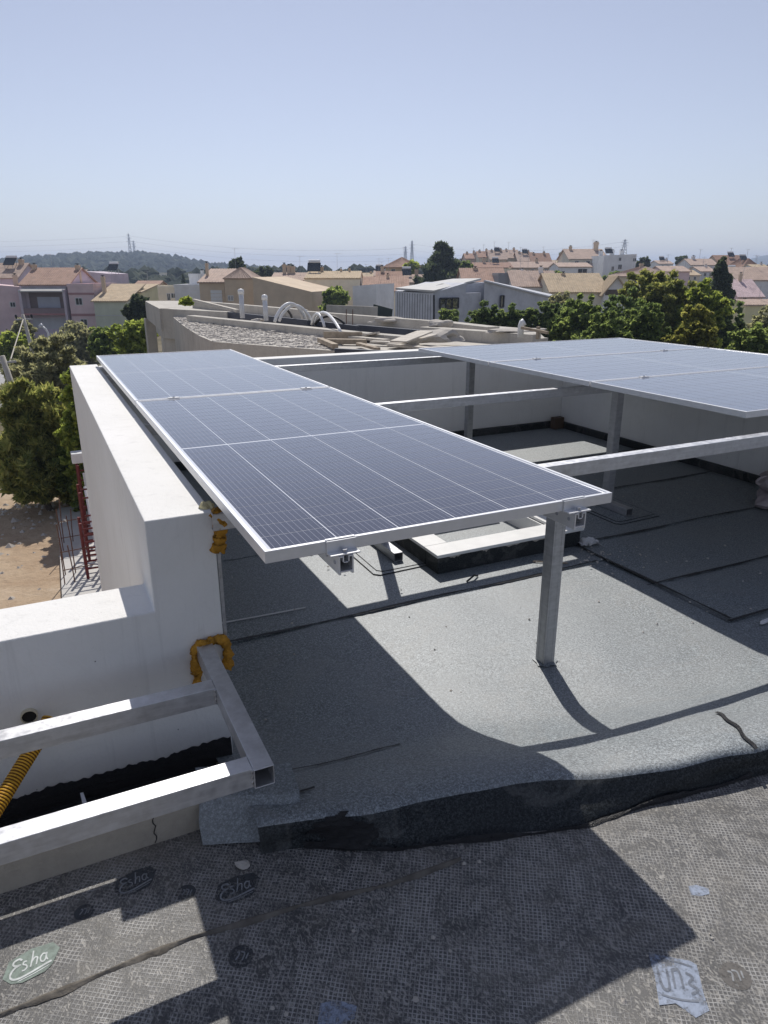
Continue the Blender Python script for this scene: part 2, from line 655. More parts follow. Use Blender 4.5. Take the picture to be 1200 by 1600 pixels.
def seam(x0, x1, y, z, w=0.014):            # bitumen bleed along a lap
    mb = MB()
    n = int((x1 - x0) / 0.03)
    vs = []
    for i in range(n + 1):
        x = x0 + (x1 - x0) * i / n
        a = w * (0.4 + 0.6 * abs(math.sin(3.7 * x + y * 9)) + random.uniform(-.2, .3))
        o = 0.006 * math.sin(5 * x + y)
        vs += [(x, y - a + o, z), (x, y + a * 0.5 + o, z)]
    fs = [(2 * i, 2 * i + 2, 2 * i + 3, 2 * i + 1) for i in range(n)]
    mb.add(vs, fs)
    return mb.build('bitumen_seam', MT['bitumen'], far_roof)


sheet(-0.0, 2.56, 1.445, 2.47, FZ + 0.006)
sheet(-0.0, 2.62, 2.45, 3.5, FZ + 0.012)
sheet(-0.0, 4.86, 3.46, 4.72, FZ + 0.018)
sheet(2.545, 4.86, 0.535, 1.06, FZ + 0.006)
sheet(2.55, 4.86, 1.035, 1.74, FZ + 0.011)
sheet(2.55, 4.86, 1.715, 2.58, FZ + 0.016)
sheet(2.60, 4.86, 2.55, 3.49, FZ + 0.021)
for args in ((0.02, 2.5, 1.447, FZ + 0.0085), (2.55, 4.8, 0.537, FZ + 0.009), (2.5, 4.8, 1.037, FZ + 0.0135),
             (2.6, 4.8, 1.717, FZ + 0.0185), (2.66, 4.8, 2.552, FZ + 0.0235), (0.02, 4.8, 3.463, FZ + 0.021)):
    seam(*args)
# lap running back along the sheet ends
mb = MB()
vs = []
for i in range(40):
    y = 0.54 + i * 0.03
    a = 0.010 * (0.5 + abs(math.sin(4.1 * y)) * 0.7)
    xx = 2.555 + 0.01 * math.sin(3 * y)
    vs += [(xx - a, y, FZ + 0.019), (xx + a, y, FZ + 0.019)]
mb.add(vs, [(2 * i, 2 * i + 1, 2 * i + 3, 2 * i + 2) for i in range(39)])
mb.build('bitumen_seam', MT['bitumen'], far_roof)
# lap over the kerb at the right
mb = MB()
vs = []
qa, qb = onz(1118, 1118, -0.92), onz(1181, 1171, CRZ)
for i in range(16):
    t = i / 15
    x, y = qa[0] * (1 - t) + qb[0] * t + 0.006 * math.sin(i), qa[1] * (1 - t) + qb[1] * t
    z = surf_z(x, y) + wob(x, y) * 1.2 + 0.007
    vs += [(x - 0.008, y, z), (x + 0.008, y, z)]
mb.add(vs, [(2 * i, 2 * i + 1, 2 * i + 3, 2 * i + 2) for i in range(15)])
mb.build('bitumen_seam', MT['bitumen'], far_roof)
for pts in ([(0.0, 0.30), (0.12, 0.315), (0.26, 0.33), (0.40, 0.325), (0.56, 0.34)], [(0.02, 0.13), (0.09, 0.125), (0.15, 0.128)]):
    mb = MB()
    vs = []
    for i in range(len(pts) * 6 - 5):
        k = min(i // 6, len(pts) - 2)
        t = (i - 6 * k) / 6
        x, y = pts[k][0] * (1 - t) + pts[k + 1][0] * t, pts[k][1] * (1 - t) + pts[k + 1][1] * t
        a = 0.003 + random.uniform(0, 0.004)
        vs += [(x, y - a, surf_z(x, y - a) + wob(x, y) * 0.9 + 0.006), (x, y + a, surf_z(x, y + a) + wob(x, y) * 0.9 + 0.007)]
    mb.add(vs, [(2 * i, 2 * i + 2, 2 * i + 3, 2 * i + 1) for i in range(len(vs) // 2 - 1)])
    mb.build('bitumen_seam', MT['bitumen'], far_roof)
# upstands along the back and right parapets
mb = MB()
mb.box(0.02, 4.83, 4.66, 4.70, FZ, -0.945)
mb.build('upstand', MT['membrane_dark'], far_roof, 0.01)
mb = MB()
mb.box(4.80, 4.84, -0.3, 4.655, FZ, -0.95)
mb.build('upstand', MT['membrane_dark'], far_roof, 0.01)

# gully behind the low kerb on the left, tarred
mb = MB()
mb.box(-3.2, -0.064, 0.29, 0.62, -1.10, FZ - 0.004)
tag(mb.build('gully_floor', MT['bitumen']), kind='structure')
mb = MB()
n = 520
vs = []
for i in range(n + 1):
    x = -3.2 + (3.2 + 0.0) * i / n
    zt = -0.957 + 0.008 * math.sin(3 * x) + 0.006 * math.sin(19 * x) * math.sin(7 * x) + 0.004 * math.sin(83 * x + 2) * math.sin(37 * x) + 0.003 * math.sin(171 * x) + random.uniform(-0.002, 0.002)
    vs += [(x, 0.612, FZ - 0.01), (x, 0.612 - 0.004, -1.0), (x, 0.617, zt)]
fs = []
for i in range(n):
    for k in range(2):
        fs.append((3 * i + k, 3 * i + 3 + k, 3 * i + 4 + k, 3 * i + 1 + k))
mb.add(vs, fs)
tag(mb.build('gully_tar_coating', MT['bitumen'], smooth=True), kind='structure')
k = thing('low_kerb', 'short beige rendered kerb with a crack under the steel frame', 'kerb', (-1.6, 0.25, -1.1))
mb = MB()
mb.box(-1.6, 1.42, -0.052, 0.045, 0.0, 0.262)
mb.build('kerb_body', MT['kerb'], k, 0.008)
mb = MB()
vs = [(1.27 + 0.004 * math.sin(j * 1.9), -0.0545, 0.262 - j * 0.012) for j in range(10)]
vs = [q for p in vs for q in (p, (p[0] + 0.003 + 0.001 * (hash(p[2]) % 2), p[1], p[2]))]
mb.add(vs, [(2 * i, 2 * i + 1, 2 * i + 3, 2 * i + 2) for i in range(9)])
mb.build('crack', MT['bitumen'], k)

# torch-melted bitumen bleed along the foot of the kerb
mb = MB()
vs = []
xs_ = np.arange(0.06, 4.6, 0.02)
for i, x in enumerate(xs_):
    x = float(x)
    f = foot_y(x)
    a = 0.003 + 0.010 * max(0, math.sin(4.3 * x) * math.sin(11 * x + 1)) + random.uniform(0, 0.004)
    u_ = 0.006 + 0.022 * max(0, math.sin(3.1 * x + 2) * math.sin(9 * x)) + random.uniform(0, 0.005)
    e = 0.005 * math.sin(9 * x + 11)
    vs += [(x, f - a + e, NZ + 0.3 * wob(x, f) + 0.003), (x, f - 0.004 + e, NZ + 0.012), (x, f + 0.3 * u_ + e - 0.003, NZ + u_)]
mb.add(vs, [(3 * i + k, 3 * i + 3 + k, 3 * i + 4 + k, 3 * i + 1 + k) for i in range(len(xs_) - 1) for k in range(2)])
mb.build('bitumen_seam', MT['bitumen'], far_roof, smooth=True)

# loose flap of membrane turned down over the kerb
mb = MB()
fl = [(-0.205, 0.128), (-0.12, 0.096), (-0.03, 0.058), (0.035, 0.026), (0.075, 0.024)]
vs = []
for (x, y) in fl:
    vs += [(x, y - 0.002, NZ + 0.004), (x, y + 0.035, NZ + 0.055), (x + 0.015, y + 0.075, CRZ + 0.012), (x + 0.03, y + 0.21, CRZ + 0.020 - 0.004)]
fs = []
for i in range(len(fl) - 1):
    for j in range(3):
        a = i * 4 + j
        fs.append((a, a + 4, a + 5, a + 1))
mb.add(vs, fs)
o = mb.build('membrane_flap', MT['membrane'])
md = o.modifiers.new('thick', 'SOLIDIFY')
md.thickness = 0.006
tag(o, 'loose grey flap of roofing membrane folded over the kerb end', 'membrane flap')
# torn hole beside the flap: its dark painted as a black film on the kerb face
mb = MB()
FXs = [q[0] for q in FACE]


def face_pt(x, t):
    i = min(len(FACE) - 2, max(0, int(np.searchsorted(FXs, x)) - 1))
    f = (x - FXs[i]) / (FXs[i + 1] - FXs[i])
    rows = [np.array(FACE[j][1]) for j in (i, i + 1)]
    row = rows[0] * (1 - f) + rows[1] * f
    k = t * (len(row) - 1)
    j = min(int(k), len(row) - 2)
    p = row[j] * (1 - (k - j)) + row[j + 1] * (k - j)
    return (x, p[1] - 0.004, p[2] + 0.003)


nxs, nts = 110, 26
grid = {}
for i in range(nxs):
    for j in range(nts):
        x, t = -0.05 + i * 0.0044, j / (nts - 1)
        n_ = math.sin(31 * x + 3 * t) * math.sin(9 * t + 17 * x) + 0.6 * math.sin(63 * x - 7 * t) * math.sin(21 * t + 5) + 0.4 * math.sin(140 * x + 30 * t)
        env = 1.5 - 2.6 * abs(x - 0.17) / 0.20 - 2.2 * abs(t - 0.55)
        grid[i, j] = n_ * 0.42 + env > 0.25
idx = {}
vs, fs = [], []
for i in range(nxs - 1):
    for j in range(nts - 1):
        if grid[i, j]:
            q = []
            for (a, b) in ((i, j), (i + 1, j), (i + 1, j + 1), (i, j + 1)):
                if (a, b) not in idx:
                    idx[a, b] = len(vs)
                    vs.append(face_pt(-0.05 + a * 0.0044, b / (nts - 1)))
                q.append(idx[a, b])
            fs.append(tuple(q))
mb.add(vs, fs)
tag(mb.build('torn_hole_film', MT['bitumen'], smooth=True), 'black torn hole painted as a film on the kerb face beside the loose flap', 'painted hole')

# ================================================================= parapet walls
PT = -0.085


def wall_thing(label, group, *boxes):
    t = thing('parapet_wall', label, 'parapet wall', (boxes[0][0], boxes[0][2], boxes[0][4]), 0, group)
    lx, ly, lz = t.location
    mb = MB()
    for b in boxes:
        mb.box(b[0] - lx, b[1] - lx, b[2] - ly, b[3] - ly, b[4] - lz, b[5] - lz)
    mb.build('wall_body', MT['wall'], t, 0.006, seg=3)
    return t


G_WALL = 'white parapet walls round the roof'
t = thing('parapet_wall', 'long thick white parapet beside the left solar panels, stepping down to a lower wing at the left', 'parapet wall', (0.006, 0.62, -7.2), 0, G_WALL)
x0, xa, xb, y0, y1, y2 = -3.4, -0.212, 0.006, 0.62, 0.868, 4.95
zb, zl, zh = -7.2, -0.402, PT
P = [(x0, y0, zb), (xb, y0, zb), (xb, y0, zh), (xa, y0, zh), (xa, y0, zl), (x0, y0, zl),
     (x0, y1, zb), (xa, y1, zb), (xa, y1, zl), (x0, y1, zl), (xa, y2, zb), (xa, y2, zh), (xb, y2, zb), (xb, y2, zh)]
P = [(p[0] - 0.006, p[1] - 0.62, p[2] + 7.2) for p in P]
mb = MB().add(P, [(0, 1, 2, 3, 4, 5), (5, 4, 8, 9), (3, 2, 13, 11), (4, 3, 11, 10, 7, 8), (9, 8, 7, 6), (1, 12, 13, 2), (12, 10, 11, 13), (0, 5, 9, 6)])
mb.build('wall_body', MT['wall'], t, 0.005, seg=3)
wall_thing('white parapet wall across the far end behind the steel beams', G_WALL, (0.0075, 5.06, 4.70, 4.86, -7.2, PT - 0.003))
wall_thing('shaded white parapet wall under the right block of solar panels', G_WALL, (4.84, 5.06, -3.0, 4.698, -7.2, PT - 0.012))
mb = MB()
mb.box(-3.3, 4.9, -4.4, 0.2, -1.3, -1.11)
mb.box(0.01, 4.83, 0.2, 4.69, -1.3, FZ - 0.05)
tag(mb.build('roof_slab', MT['concrete']), kind='structure')

# ================================================================= solar panels
FRH = 0.033       # frame height
ROWS, COLS = 26, 6


def frame_mesh(w, l):
    mb = MB()
    b = 0.012
    h = FRH
    # top lip ring + outer sides, mitred as one ring: outer, inner
    O = [(0, 0), (w, 0), (w, l), (0, l)]
    I = [(b, b), (w - b, b), (w - b, l - b), (b, l - b)]
    vs = [(x, y, 0) for x, y in O] + [(x, y, 0) for x, y in I] + [(x, y, -h) for x, y in O] + [(x, y, -h) for x, y in I]
    fs = []
    for k in range(4):
        q = (k + 1) % 4
        fs += [(k, q, 4 + q, 4 + k), (8 + k, 8 + q, q, k)[::1], (4 + k, 4 + q, 12 + q, 12 + k), (12 + k, 12 + q, 8 + q, 8 + k)]
    mb.add(vs, fs)
    return mb


m_frame = None
cell_w = (W - 0.03 - 0.012) / COLS
cell_l = (L - 0.04 - 0.013) / ROWS


def cell_xy(i, j):
    x = 0.021 + cell_w * (i + 0.5)
    y = 0.020 + cell_l * (j + 0.5) + (0.013 if j >= ROWS // 2 else 0)
    return x, y


cm = MB()
g = 0.0017
cm.box(-cell_w / 2 + g, cell_w / 2 - g, -cell_l / 2 + 0.0012, cell_l / 2 - 0.0012, -0.001, 0.0)
cell_obj = cm.build('solar_cell', MT['cell'])
cell_mesh = cell_obj.data
bpy.data.objects.remove(cell_obj)

frame_o = frame_mesh(W, L).build('panel_frame', MT['alu'])
frame_me = frame_o.data
bpy.data.objects.remove(frame_o)
bs = MB()
bs.box(0.0115, W - 0.0115, 0.0115, L - 0.0115, -0.0085, -0.00330)
bs_o = bs.build('backsheet', [MT['back'], MT['under']])
bs_me = bs_o.data
bpy.data.objects.remove(bs_o)
allc = MB()
for j in range(ROWS):
    for i in range(COLS):
        x, y = cell_xy(i, j)
        allc.box(x - cell_w / 2 + g, x + cell_w / 2 - g, y - cell_l / 2 + .0012, y + cell_l / 2 - .0012, -0.0042, -0.0029)
allc_o = allc.build('cell_grid', MT['cells'])
allc_me = allc_o.data
bpy.data.objects.remove(allc_o)
jb = MB()
jb.box(W / 2 - 0.05, W / 2 + 0.05, L / 2 - 0.03, L / 2 + 0.03, -0.028, -0.009)
jb_o = jb.build('junction_box', MT['black'])
jb_me = jb_o.data
bpy.data.objects.remove(jb_o)


def panel(label, loc, rz, group, fine):
    t = thing('solar_panel', label, 'solar panel', loc, rz, group)
    fo = linked('panel_frame', frame_me, t)
    md = fo.modifiers.new('bevel', 'BEVEL')
    md.width = 0.0012
    md.segments = 1
    linked('backsheet', bs_me, t)
    linked('junction_box', jb_me, t)
    if fine:
        for j in range(ROWS):
            for i in range(COLS):
                x, y = cell_xy(i, j)
                linked('solar_cell', cell_mesh, t, (x, y, -0.0029))
    else:
        tag(linked('cell_grid', allc_me, t), kind='stuff')
    return t


GP = 'solar panels on the steel frame'
panel('nearest solar panel of the left row, dark blue with bright cell lines', (0, 0, 0), 0, GP, True)
panel('paler farther solar panel of the left row beside the long parapet', (0, L + 0.02, 0), 0, GP, True)
XR, YR = 2.7022, 0.7469
right = ['nearest of the three crosswise solar panels on the right', 'middle of the three crosswise solar panels on the right',
         'farthest of the three crosswise solar panels, by the far parapet']
for k in range(3):
    # turned a quarter so the long side runs across
    panel(right[k], (XR + L, YR + k * (W + 0.014), -0.002), math.pi / 2, GP, False)

# ================================================================= rails, clamps
GR = 'aluminium rails carrying the solar panels'


def rail_profile():       # slotted C profile, width .042, height .046, centred in x, top at 0
    w, h, t = 0.021, 0.046, 0.0035
    s, d = 0.006, 0.016
    return [(-w, -h), (w, -h), (w, 0), (s, 0), (s, -d), (s + 0.005, -d), (s + 0.005, -t), (w - t, -t), (w - t, -h + t),
            (-w + t, -h + t), (-w + t, -t), (-s - 0.005, -t), (-s - 0.005, -d), (-s, -d), (-s, 0), (-w, 0)]


def rail(label, x, y0, y1, z, clamps):
    t = thing('mounting_rail', label, 'rail', (x, y0, z), 0, GR)
    mb = MB()
    # build the profile from thin webs so the end stays open
    ln = y1 - y0
    w, h, th = 0.021, 0.046, 0.004
    for b in ((-w, -w + th, -h + th, 0), (w - th, w, -h + th, 0), (-w, w, -h, -h + th), (-w + th, -0.006, -th, 0), (0.006, w - th, -th, 0),
              (-0.0095, -0.006, -0.017, -th), (0.006, 0.0095, -0.017, -th), (-0.006, 0.006, -0.020, -0.017)):
        mb.box(b[0], b[1], 0, ln, b[2], b[3])
    # small feet under the end
    mb.box(-w, -w + 0.006, 0, ln, -h - 0.006, -h)
    mb.box(w - 0.006, w, 0, ln, -h - 0.006, -h)
    mb.build('rail_profile', MT['alu'], t, 0.0006, seg=1)
    for (yc, kind) in clamps:
        mb = MB()
        if kind == 'end':
            mb.box(-0.042, 0.042, yc - y0 - 0.006, yc - y0 - 0.0005, -0.002, 0.034)
            mb.box(-0.042, 0.042, yc - y0 - 0.034, yc - y0 - 0.006, 0.0006, 0.0046)
            mb.box(-0.042, 0.042, yc - y0 - 0.0005, yc - y0 + 0.010, 0.0345, 0.037)
        else:
            mb.box(-0.03, 0.03, yc - y0 - 0.018, yc - y0 + 0.018, 0.0345, 0.0378)
            mb.box(-0.03, 0.03, yc - y0 - 0.004, yc - y0 + 0.004, 0.0, 0.0345)
        c = mb.build('panel_clamp', MT['alu'] if kind == 'end' else MT['galv_dull'], t, 0.001, seg=1)
        mb = MB()
        if kind == 'end':
            mb.tube([(0.002, yc - y0 - 0.02, 0.0046), (0.002, yc - y0 - 0.02, 0.013)], 0.0075, 6)
        else:
            mb.tube([(0, yc - y0, 0.0378), (0, yc - y0, 0.043)], 0.006, 6)
        mb.build('bolt', MT['zinc'], c)
    if True:
        for yy in (0.028, 0.085):
            mb = MB()
            mb.tube([(-w - 0.002, yy, -0.024), (-w + 0.001, yy, -0.024)], 0.006, 8)
            mb.build('rivet', MT['zinc'], t)
    return t


ends = [(0.0, 'end'), (L + 0.01, 'mid')]
rail('aluminium rail end under the left side of the nearest panel', 0.205, -0.036, 2 * L - 0.1, -0.034, ends)
rail('aluminium rail end above the front steel post', 0.98, -0.036, 2 * L - 0.1, -0.034, ends)
cl = [(YR + W + 0.007, 'mid'), (YR + 2 * W + 0.021, 'mid')]
for x, lab in ((3.16, 'aluminium rail under the near side of the right panels'), (4.55, 'aluminium rail under the far side of the right panels')):
    rail(lab, x, YR - 0.02, YR + 3 * W + 0.02, -0.036, cl)

# ================================================================= steel beams and posts
GB = 'galvanised cross beams'
BZ = -0.0865
for (y, lab, xe) in ((0.617, 'nearest galvanised steel beam running to the right edge', 4.838), (2.19, 'middle galvanised steel beam passing under the right panels', 4.838),
                 (4.17, 'farthest galvanised steel beam close to the far parapet', 4.838)):
    t = thing('steel_beam', lab, 'beam', (0.0, y, BZ - 0.025), 0, GB)
    mb = MB()
    x0 = -0.004 if y < 0.7 else 0.0065
    mb.hollow((x0, 0, -0.0035), (xe, 0, -0.0035), 0.052, 0.057)
    mb.build('beam_tube', MT['galv'], t, 0.003, seg=2)
GS = 'galvanised posts standing on the roof'
posts = [('front galvanised post rising alone from the sunlit roof', 1.465, 0.645, False), ('galvanised post on a square foot under the left panels', 1.375, 2.19, True),
         ('galvanised post on a long foot under the right panels', 3.245, 2.19, True), ('far galvanised post by the end parapet', 3.27, 4.17, False)]
for lab, x, y, foot in posts:
    fz = surf_z(x, y) if y < 1.4 else FZ + (0.016 if x > 2.5 else 0.0)
    t = thing('steel_post', lab, 'post', (x, y, fz), 0, GS)
    top = BZ - 0.057 - 0.001 - fz
    mb = MB()
    w = 0.030
    z0 = 0.058 if foot else 0.0
    # ribbed channel: body plus lips
    mb.box(-w, w, -w, w, z0, top)
    mb.box(-w + 0.008, -w + 0.018, -w - 0.0012, -w, z0, top)
    mb.box(w - 0.018, w - 0.008, -w - 0.0012, -w, z0, top)
    mb.box(-w - 0.0012, -w, -w + 0.008, -w + 0.018, z0, top)
    mb.box(-w - 0.0012, -w, w - 0.018, w - 0.008, z0, top)
    mb.build('post_shaft', MT['galv_dull'], t, 0.002, seg=1)
    if foot:
        mb = MB()
        mb.hollow((0, -0.235, 0.030), (0, 0.25, 0.030), 0.06, 0.055, 0.003)
        mb.build('post_foot', MT['galv_dull'], t, 0.0015, seg=1)
    else:
        mb = MB()
        pts = []
        for a in range(16):
            r = 0.055 + random.uniform(-0.012, 0.012)
            pts.append((r * math.cos(a * math.pi / 8), r * math.sin(a * math.pi / 8), 0.003))
        mb.add(pts + [(0, 0, 0.012)], [(a, (a + 1) % 16, 16) for a in range(16)])
        mb.build('post_collar', MT['membrane'], t, smooth=True)
GPAD = 'membrane pads under the post feet'
for lab, x0, x1, y0, y1, z in (('stacked grey membrane pad under the left post foot', 1.16, 1.52, 1.83, 2.5, FZ + 0.009), ('shaded membrane pad under the right post foot', 3.05, 3.46, 1.86, 2.52, FZ + 0.0175)):
    t = thing('membrane_pad', lab, 'pad', (x0, y0, z), 0, GPAD)
    for k, ins in enumerate((0.0, 0.035)):
        mb = MB()
        a, b, c, d = ins, x1 - x0 - ins * 0.3, ins, y1 - y0 - ins
        poly = [(a, c + 0.03), (a + 0.03, c), (b, c + random.uniform(0, .02)), (b + 0.01, d), (a, d)]
        mb.prism(poly, k * 0.0035, k * 0.0035 + 0.003)
        mb.prism([(p[0] + 0.004 * (1 if p[0] < 0.1 else -1), p[1] + 0.004) for p in poly], k * 0.0035 + 0.003, k * 0.0035 + 0.0034, 1)
        mb.build('pad_layer', [MT['bitumen'], MT['membrane']], t)
# lift feet to sit on pads
for o in list(COL.objects):
    if o.name.startswith('steel_post') and o.type == 'EMPTY' and any(c.name.startswith('post_foot') for c in o.children):
        o.location.z += 0.0165 if o.location.x < 2.5 else 0.0085

# ================================================================= skylight
sk = thing('roof_skylight', 'low square roof opening edged with white marble slabs', 'skylight', (1.505, 1.70, FZ))
sx, sy, sh = 1.07, 0.95, 0.112
mb = MB()
t_ = 0.15
mb.box(0, sx, 0, t_, 0, sh)
mb.box(0, sx, sy - t_, sy, 0, sh)
mb.box(0, t_, t_, sy - t_, 0, sh)
mb.box(sx - t_, sx, t_, sy - t_, 0, sh)
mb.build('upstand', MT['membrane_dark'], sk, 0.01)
for (a, b, c, d) in ((-0.012, sx + 0.012, -0.014, t_ - 0.002), (-0.012, sx + 0.012, sy - t_ + 0.002, sy + 0.014), (-0.012, t_ - 0.002, t_, sy - t_), (sx - t_ + 0.002, sx + 0.012, t_, sy - t_)):
    mb = MB()
    mb.box(a, b, c, d, sh + 0.001, sh + 0.021)
    mb.build('marble_slab', MT['marble'], sk, 0.003)
mb = MB()
mb.box(t_ - 0.001, t_ + 0.012, t_, sy - t_, -0.25, sh - 0.002)
mb.box(sx - t_ - 0.012, sx - t_ + 0.001, t_, sy - t_, -0.25, sh - 0.002)
mb.box(t_, sx - t_, t_ - 0.001, t_ + 0.012, -0.25, sh - 0.002)
mb.box(t_, sx - t_, sy - t_ - 0.012, sy - t_ + 0.19, -0.25, sh + 0.17)
mb.build('reveal', MT['wall'], sk)
# mortar drips under the coping
mb = MB()
for x0, wd in ((0.06, 0.10), (0.30, 0.07), (0.44, 0.16), (0.66, 0.14)):
    n = 8
    vs = [(x0 + wd * i / n, -0.006, sh) for i in range(n + 1)] + [(x0 + wd * i / n, -0.003, sh - 0.018 * math.sin(math.pi * i / n) * random.uniform(0.5, 1.2)) for i in range(n + 1)]
    mb.add(vs, [(i, i + 1, n + 2 + i, n + 1 + i) for i in range(n)])
mb.build('mortar', MT['rubble'], sk)
# ================================================================= tube frame at the lower left
fr = thing('tube_frame', 'welded galvanised frame of square tubes jutting out over the low kerb', 'steel frame', (-0.066, 0.62, -0.579))
mb = MB()
mb.hollow((0, 0.035, 0), (0, -0.727, 0), 0.054, 0.058, 0.0028)
mb.build('square_tube', MT['galv'], fr, 0.003)
for y in (-0.690, -0.278):
    mb = MB()
    mb.hollow((-1.7, y, 0), (-0.028, y, 0), 0.056, 0.0575, 0.0028)
    mb.build('square_tube', MT['galv'], fr, 0.003)
for y in (-0.662, -0.25, -0.718, -0.306):
    mb = MB()
    path = [(-0.029 + 0.003 * math.sin(i * 2.1), y + 0.0005 * (i % 2), -0.027 + i * 0.0055) for i in range(11)]
    mb.tube(path, [0.0032 + 0.001 * (i % 2) for i in range(11)], 6)
    mb.build('weld_bead', MT['galv_dull'], fr, smooth=True)


from mathutils import noise as mnoise


def lumpy(path, r, name, mat, n=16, seed=1, amp=0.35, parent=None):
    rs = random.Random(seed)
    P = [Vector(p) for p in path]
    pts, rad = [], []
    for i in range(len(P) - 1):
        m = max(2, int((P[i + 1] - P[i]).length / 0.005))
        for k in range(m):
            pts.append(P[i].lerp(P[i + 1], k / m) + Vector((rs.uniform(-1, 1), rs.uniform(-1, 1), rs.uniform(-1, 1))) * r * 0.10)
            rad.append(r * (1 + amp * 0.45 * math.sin(len(pts) * 0.37 + seed) + amp * 0.3 * math.sin(len(pts) * 0.9 + 2 * seed) + rs.uniform(-.08, .08)))
    pts.append(P[-1])
    rad.append(r * 0.7)
    mb = MB()
    mb.tube(pts, rad, n)
    o = mb.build(name, mat, parent, smooth=True)
    for v in o.data.vertices:
        p = v.co.copy()
        v.co += mnoise.noise_vector(p * 55) * r * 0.55 + mnoise.noise_vector(p * 170) * r * 0.28
    return o


o = lumpy([(-0.098, 0.612, -0.700), (-0.101, 0.610, -0.64), (-0.098, 0.610, -0.572), (-0.07, 0.606, -0.550), (-0.02, 0.606, -0.545), (0.006, 0.612, -0.556), (0.014, 0.606, -0.61), (0.006, 0.598, -0.665)],
          0.0155, 'foam_sealant', MT['foam'], seed=3)
tag(o, 'ring of orange foam round the low frame tube where it enters the wall', 'foam', 'expanding foam at the wall')
ft = thing('foam_sealant', 'orange foam bulging from the corner of the tall parapet top', 'foam', (0.0, 0.62, -0.1), 0, 'expanding foam at the wall')
lumpy([(0.008, -0.003, 0.018), (0.022, -0.006, 0.0), (0.028, -0.006, -0.03), (0.022, -0.006, -0.06), (0.016, -0.003, -0.10), (0.012, 0.0, -0.125)], 0.021, 'foam_bead', MT['foam'], seed=4, parent=ft)
lumpy([(-0.022, 0.045, 0.018), (0.004, 0.055, 0.020), (0.022, 0.05, 0.012)], 0.013, 'foam_bead', MT['foam_pale'], seed=6, parent=ft, amp=0.5)
mb = MB()
mb.box(0.0085, 0.020, 0.622, 0.63, -0.62, -0.22)
tag(mb.build('edge_strip', MT['galv_dull'], None, 0.001), 'thin metal strip running down the corner of the tall parapet', 'metal strip')

# corrugated hose and drain stub
mb = MB()
hp = [Vector(p) for p in ((-0.57, 0.55, -0.665), (-0.60, 0.50, -0.69), (-0.655, 0.43, -0.725), (-0.715, 0.35, -0.765), (-0.79, 0.25, -0.81), (-0.92, 0.10, -0.835), (-1.2, -0.1, -0.835))]
pts, rad = [], []
for i in range(len(hp) - 1):
    ln = (hp[i + 1] - hp[i]).length
    m = max(2, int(ln / 0.0022))
    for k in range(m):
        pts.append(hp[i].lerp(hp[i + 1], k / m))
        rad.append((0.0198, 0.0228, 0.0232, 0.0228)[len(pts) % 4])
mb.tube(pts, rad, 14)
for q in range(len(mb.f)):
    if q // 14 < len(pts) - 1 and (q // 14 + 1) % 4 in (0, 3):
        mb.m[q] = 1
m_h = plain('yellow_hose', (0.62, 0.33, 0.02), 0.4, 0, 0.06, 8)
m_g = plain('hose_groove_shade', (0.20, 0.085, 0.01), 0.6, 0, 0.06, 8)  # darker hose yellow that paints shade into the grooves
tag(mb.build('corrugated_hose', [m_h, m_g]), 'yellow corrugated hose hanging under the rear frame tube', 'hose')
mb = MB()
n = 20
ps = []
for (r, y) in ((0.025, 0.622), (0.025, 0.604), (0.0215, 0.604), (0.0215, 0.62)):
    ps += [(-0.628 + r * math.cos(k * 2 * math.pi / n), y, -0.675 + r * math.sin(k * 2 * math.pi / n)) for k in range(n)]
fs = []
for a in range(3):
    fs += [(a * n + k, a * n + (k + 1) % n, (a + 1) * n + (k + 1) % n, (a + 1) * n + k) for k in range(n)]
fs.append(tuple(3 * n + k for k in range(n)))
mb.add(ps, fs)
dp = thing('drain_pipe', 'cut end of a cream drain pipe sticking out of the low wall', 'pipe', (0, 0, 0))
mb.build('pipe_end', plain('cream_pipe', (0.66, 0.60, 0.45), 0.4), dp, smooth=False)
mb = MB()
mb.tube([(-0.628, 0.612, -0.675), (-0.628, 0.616, -0.675)], 0.0214, 16)  # black disc painting the shade inside the pipe
mb.build('bore_shade_disc', MT['black'], dp)
# strip of lap in the gully
mb = MB()
mb.add([(-0.50, 0.30, FZ + 0.01), (-0.47, 0.30, FZ + 0.012), (-0.512, 0.60, -1.005), (-0.522, 0.60, -1.005)], [(0, 1, 2, 3)])
tag(mb.build('pale_strip', MT['back']), 'small pale plastic strip lying across the black gully', 'strip')

# ================================================================= printed marks on the felt
INK = {}


def ink(name, c, rough=0.6, gap=0.15):
    if name not in INK:
        m = Mat(name)
        f = m.noise(60, 4, 0.7)
        m.color(m.ramp(f, [(0.3, [x * 0.75 for x in c]), (0.7, [x * 1.15 for x in c])])).set(Roughness=rough)
        worn = m.mix(0.5, m.noise(70, 4, 0.7), m.noise(12, 4, 0.7))
        m.set(Alpha=m.ramp(worn, [(0.40, gap), (0.52, 0.92)]))
        INK[name] = m.m
    return INK[name]


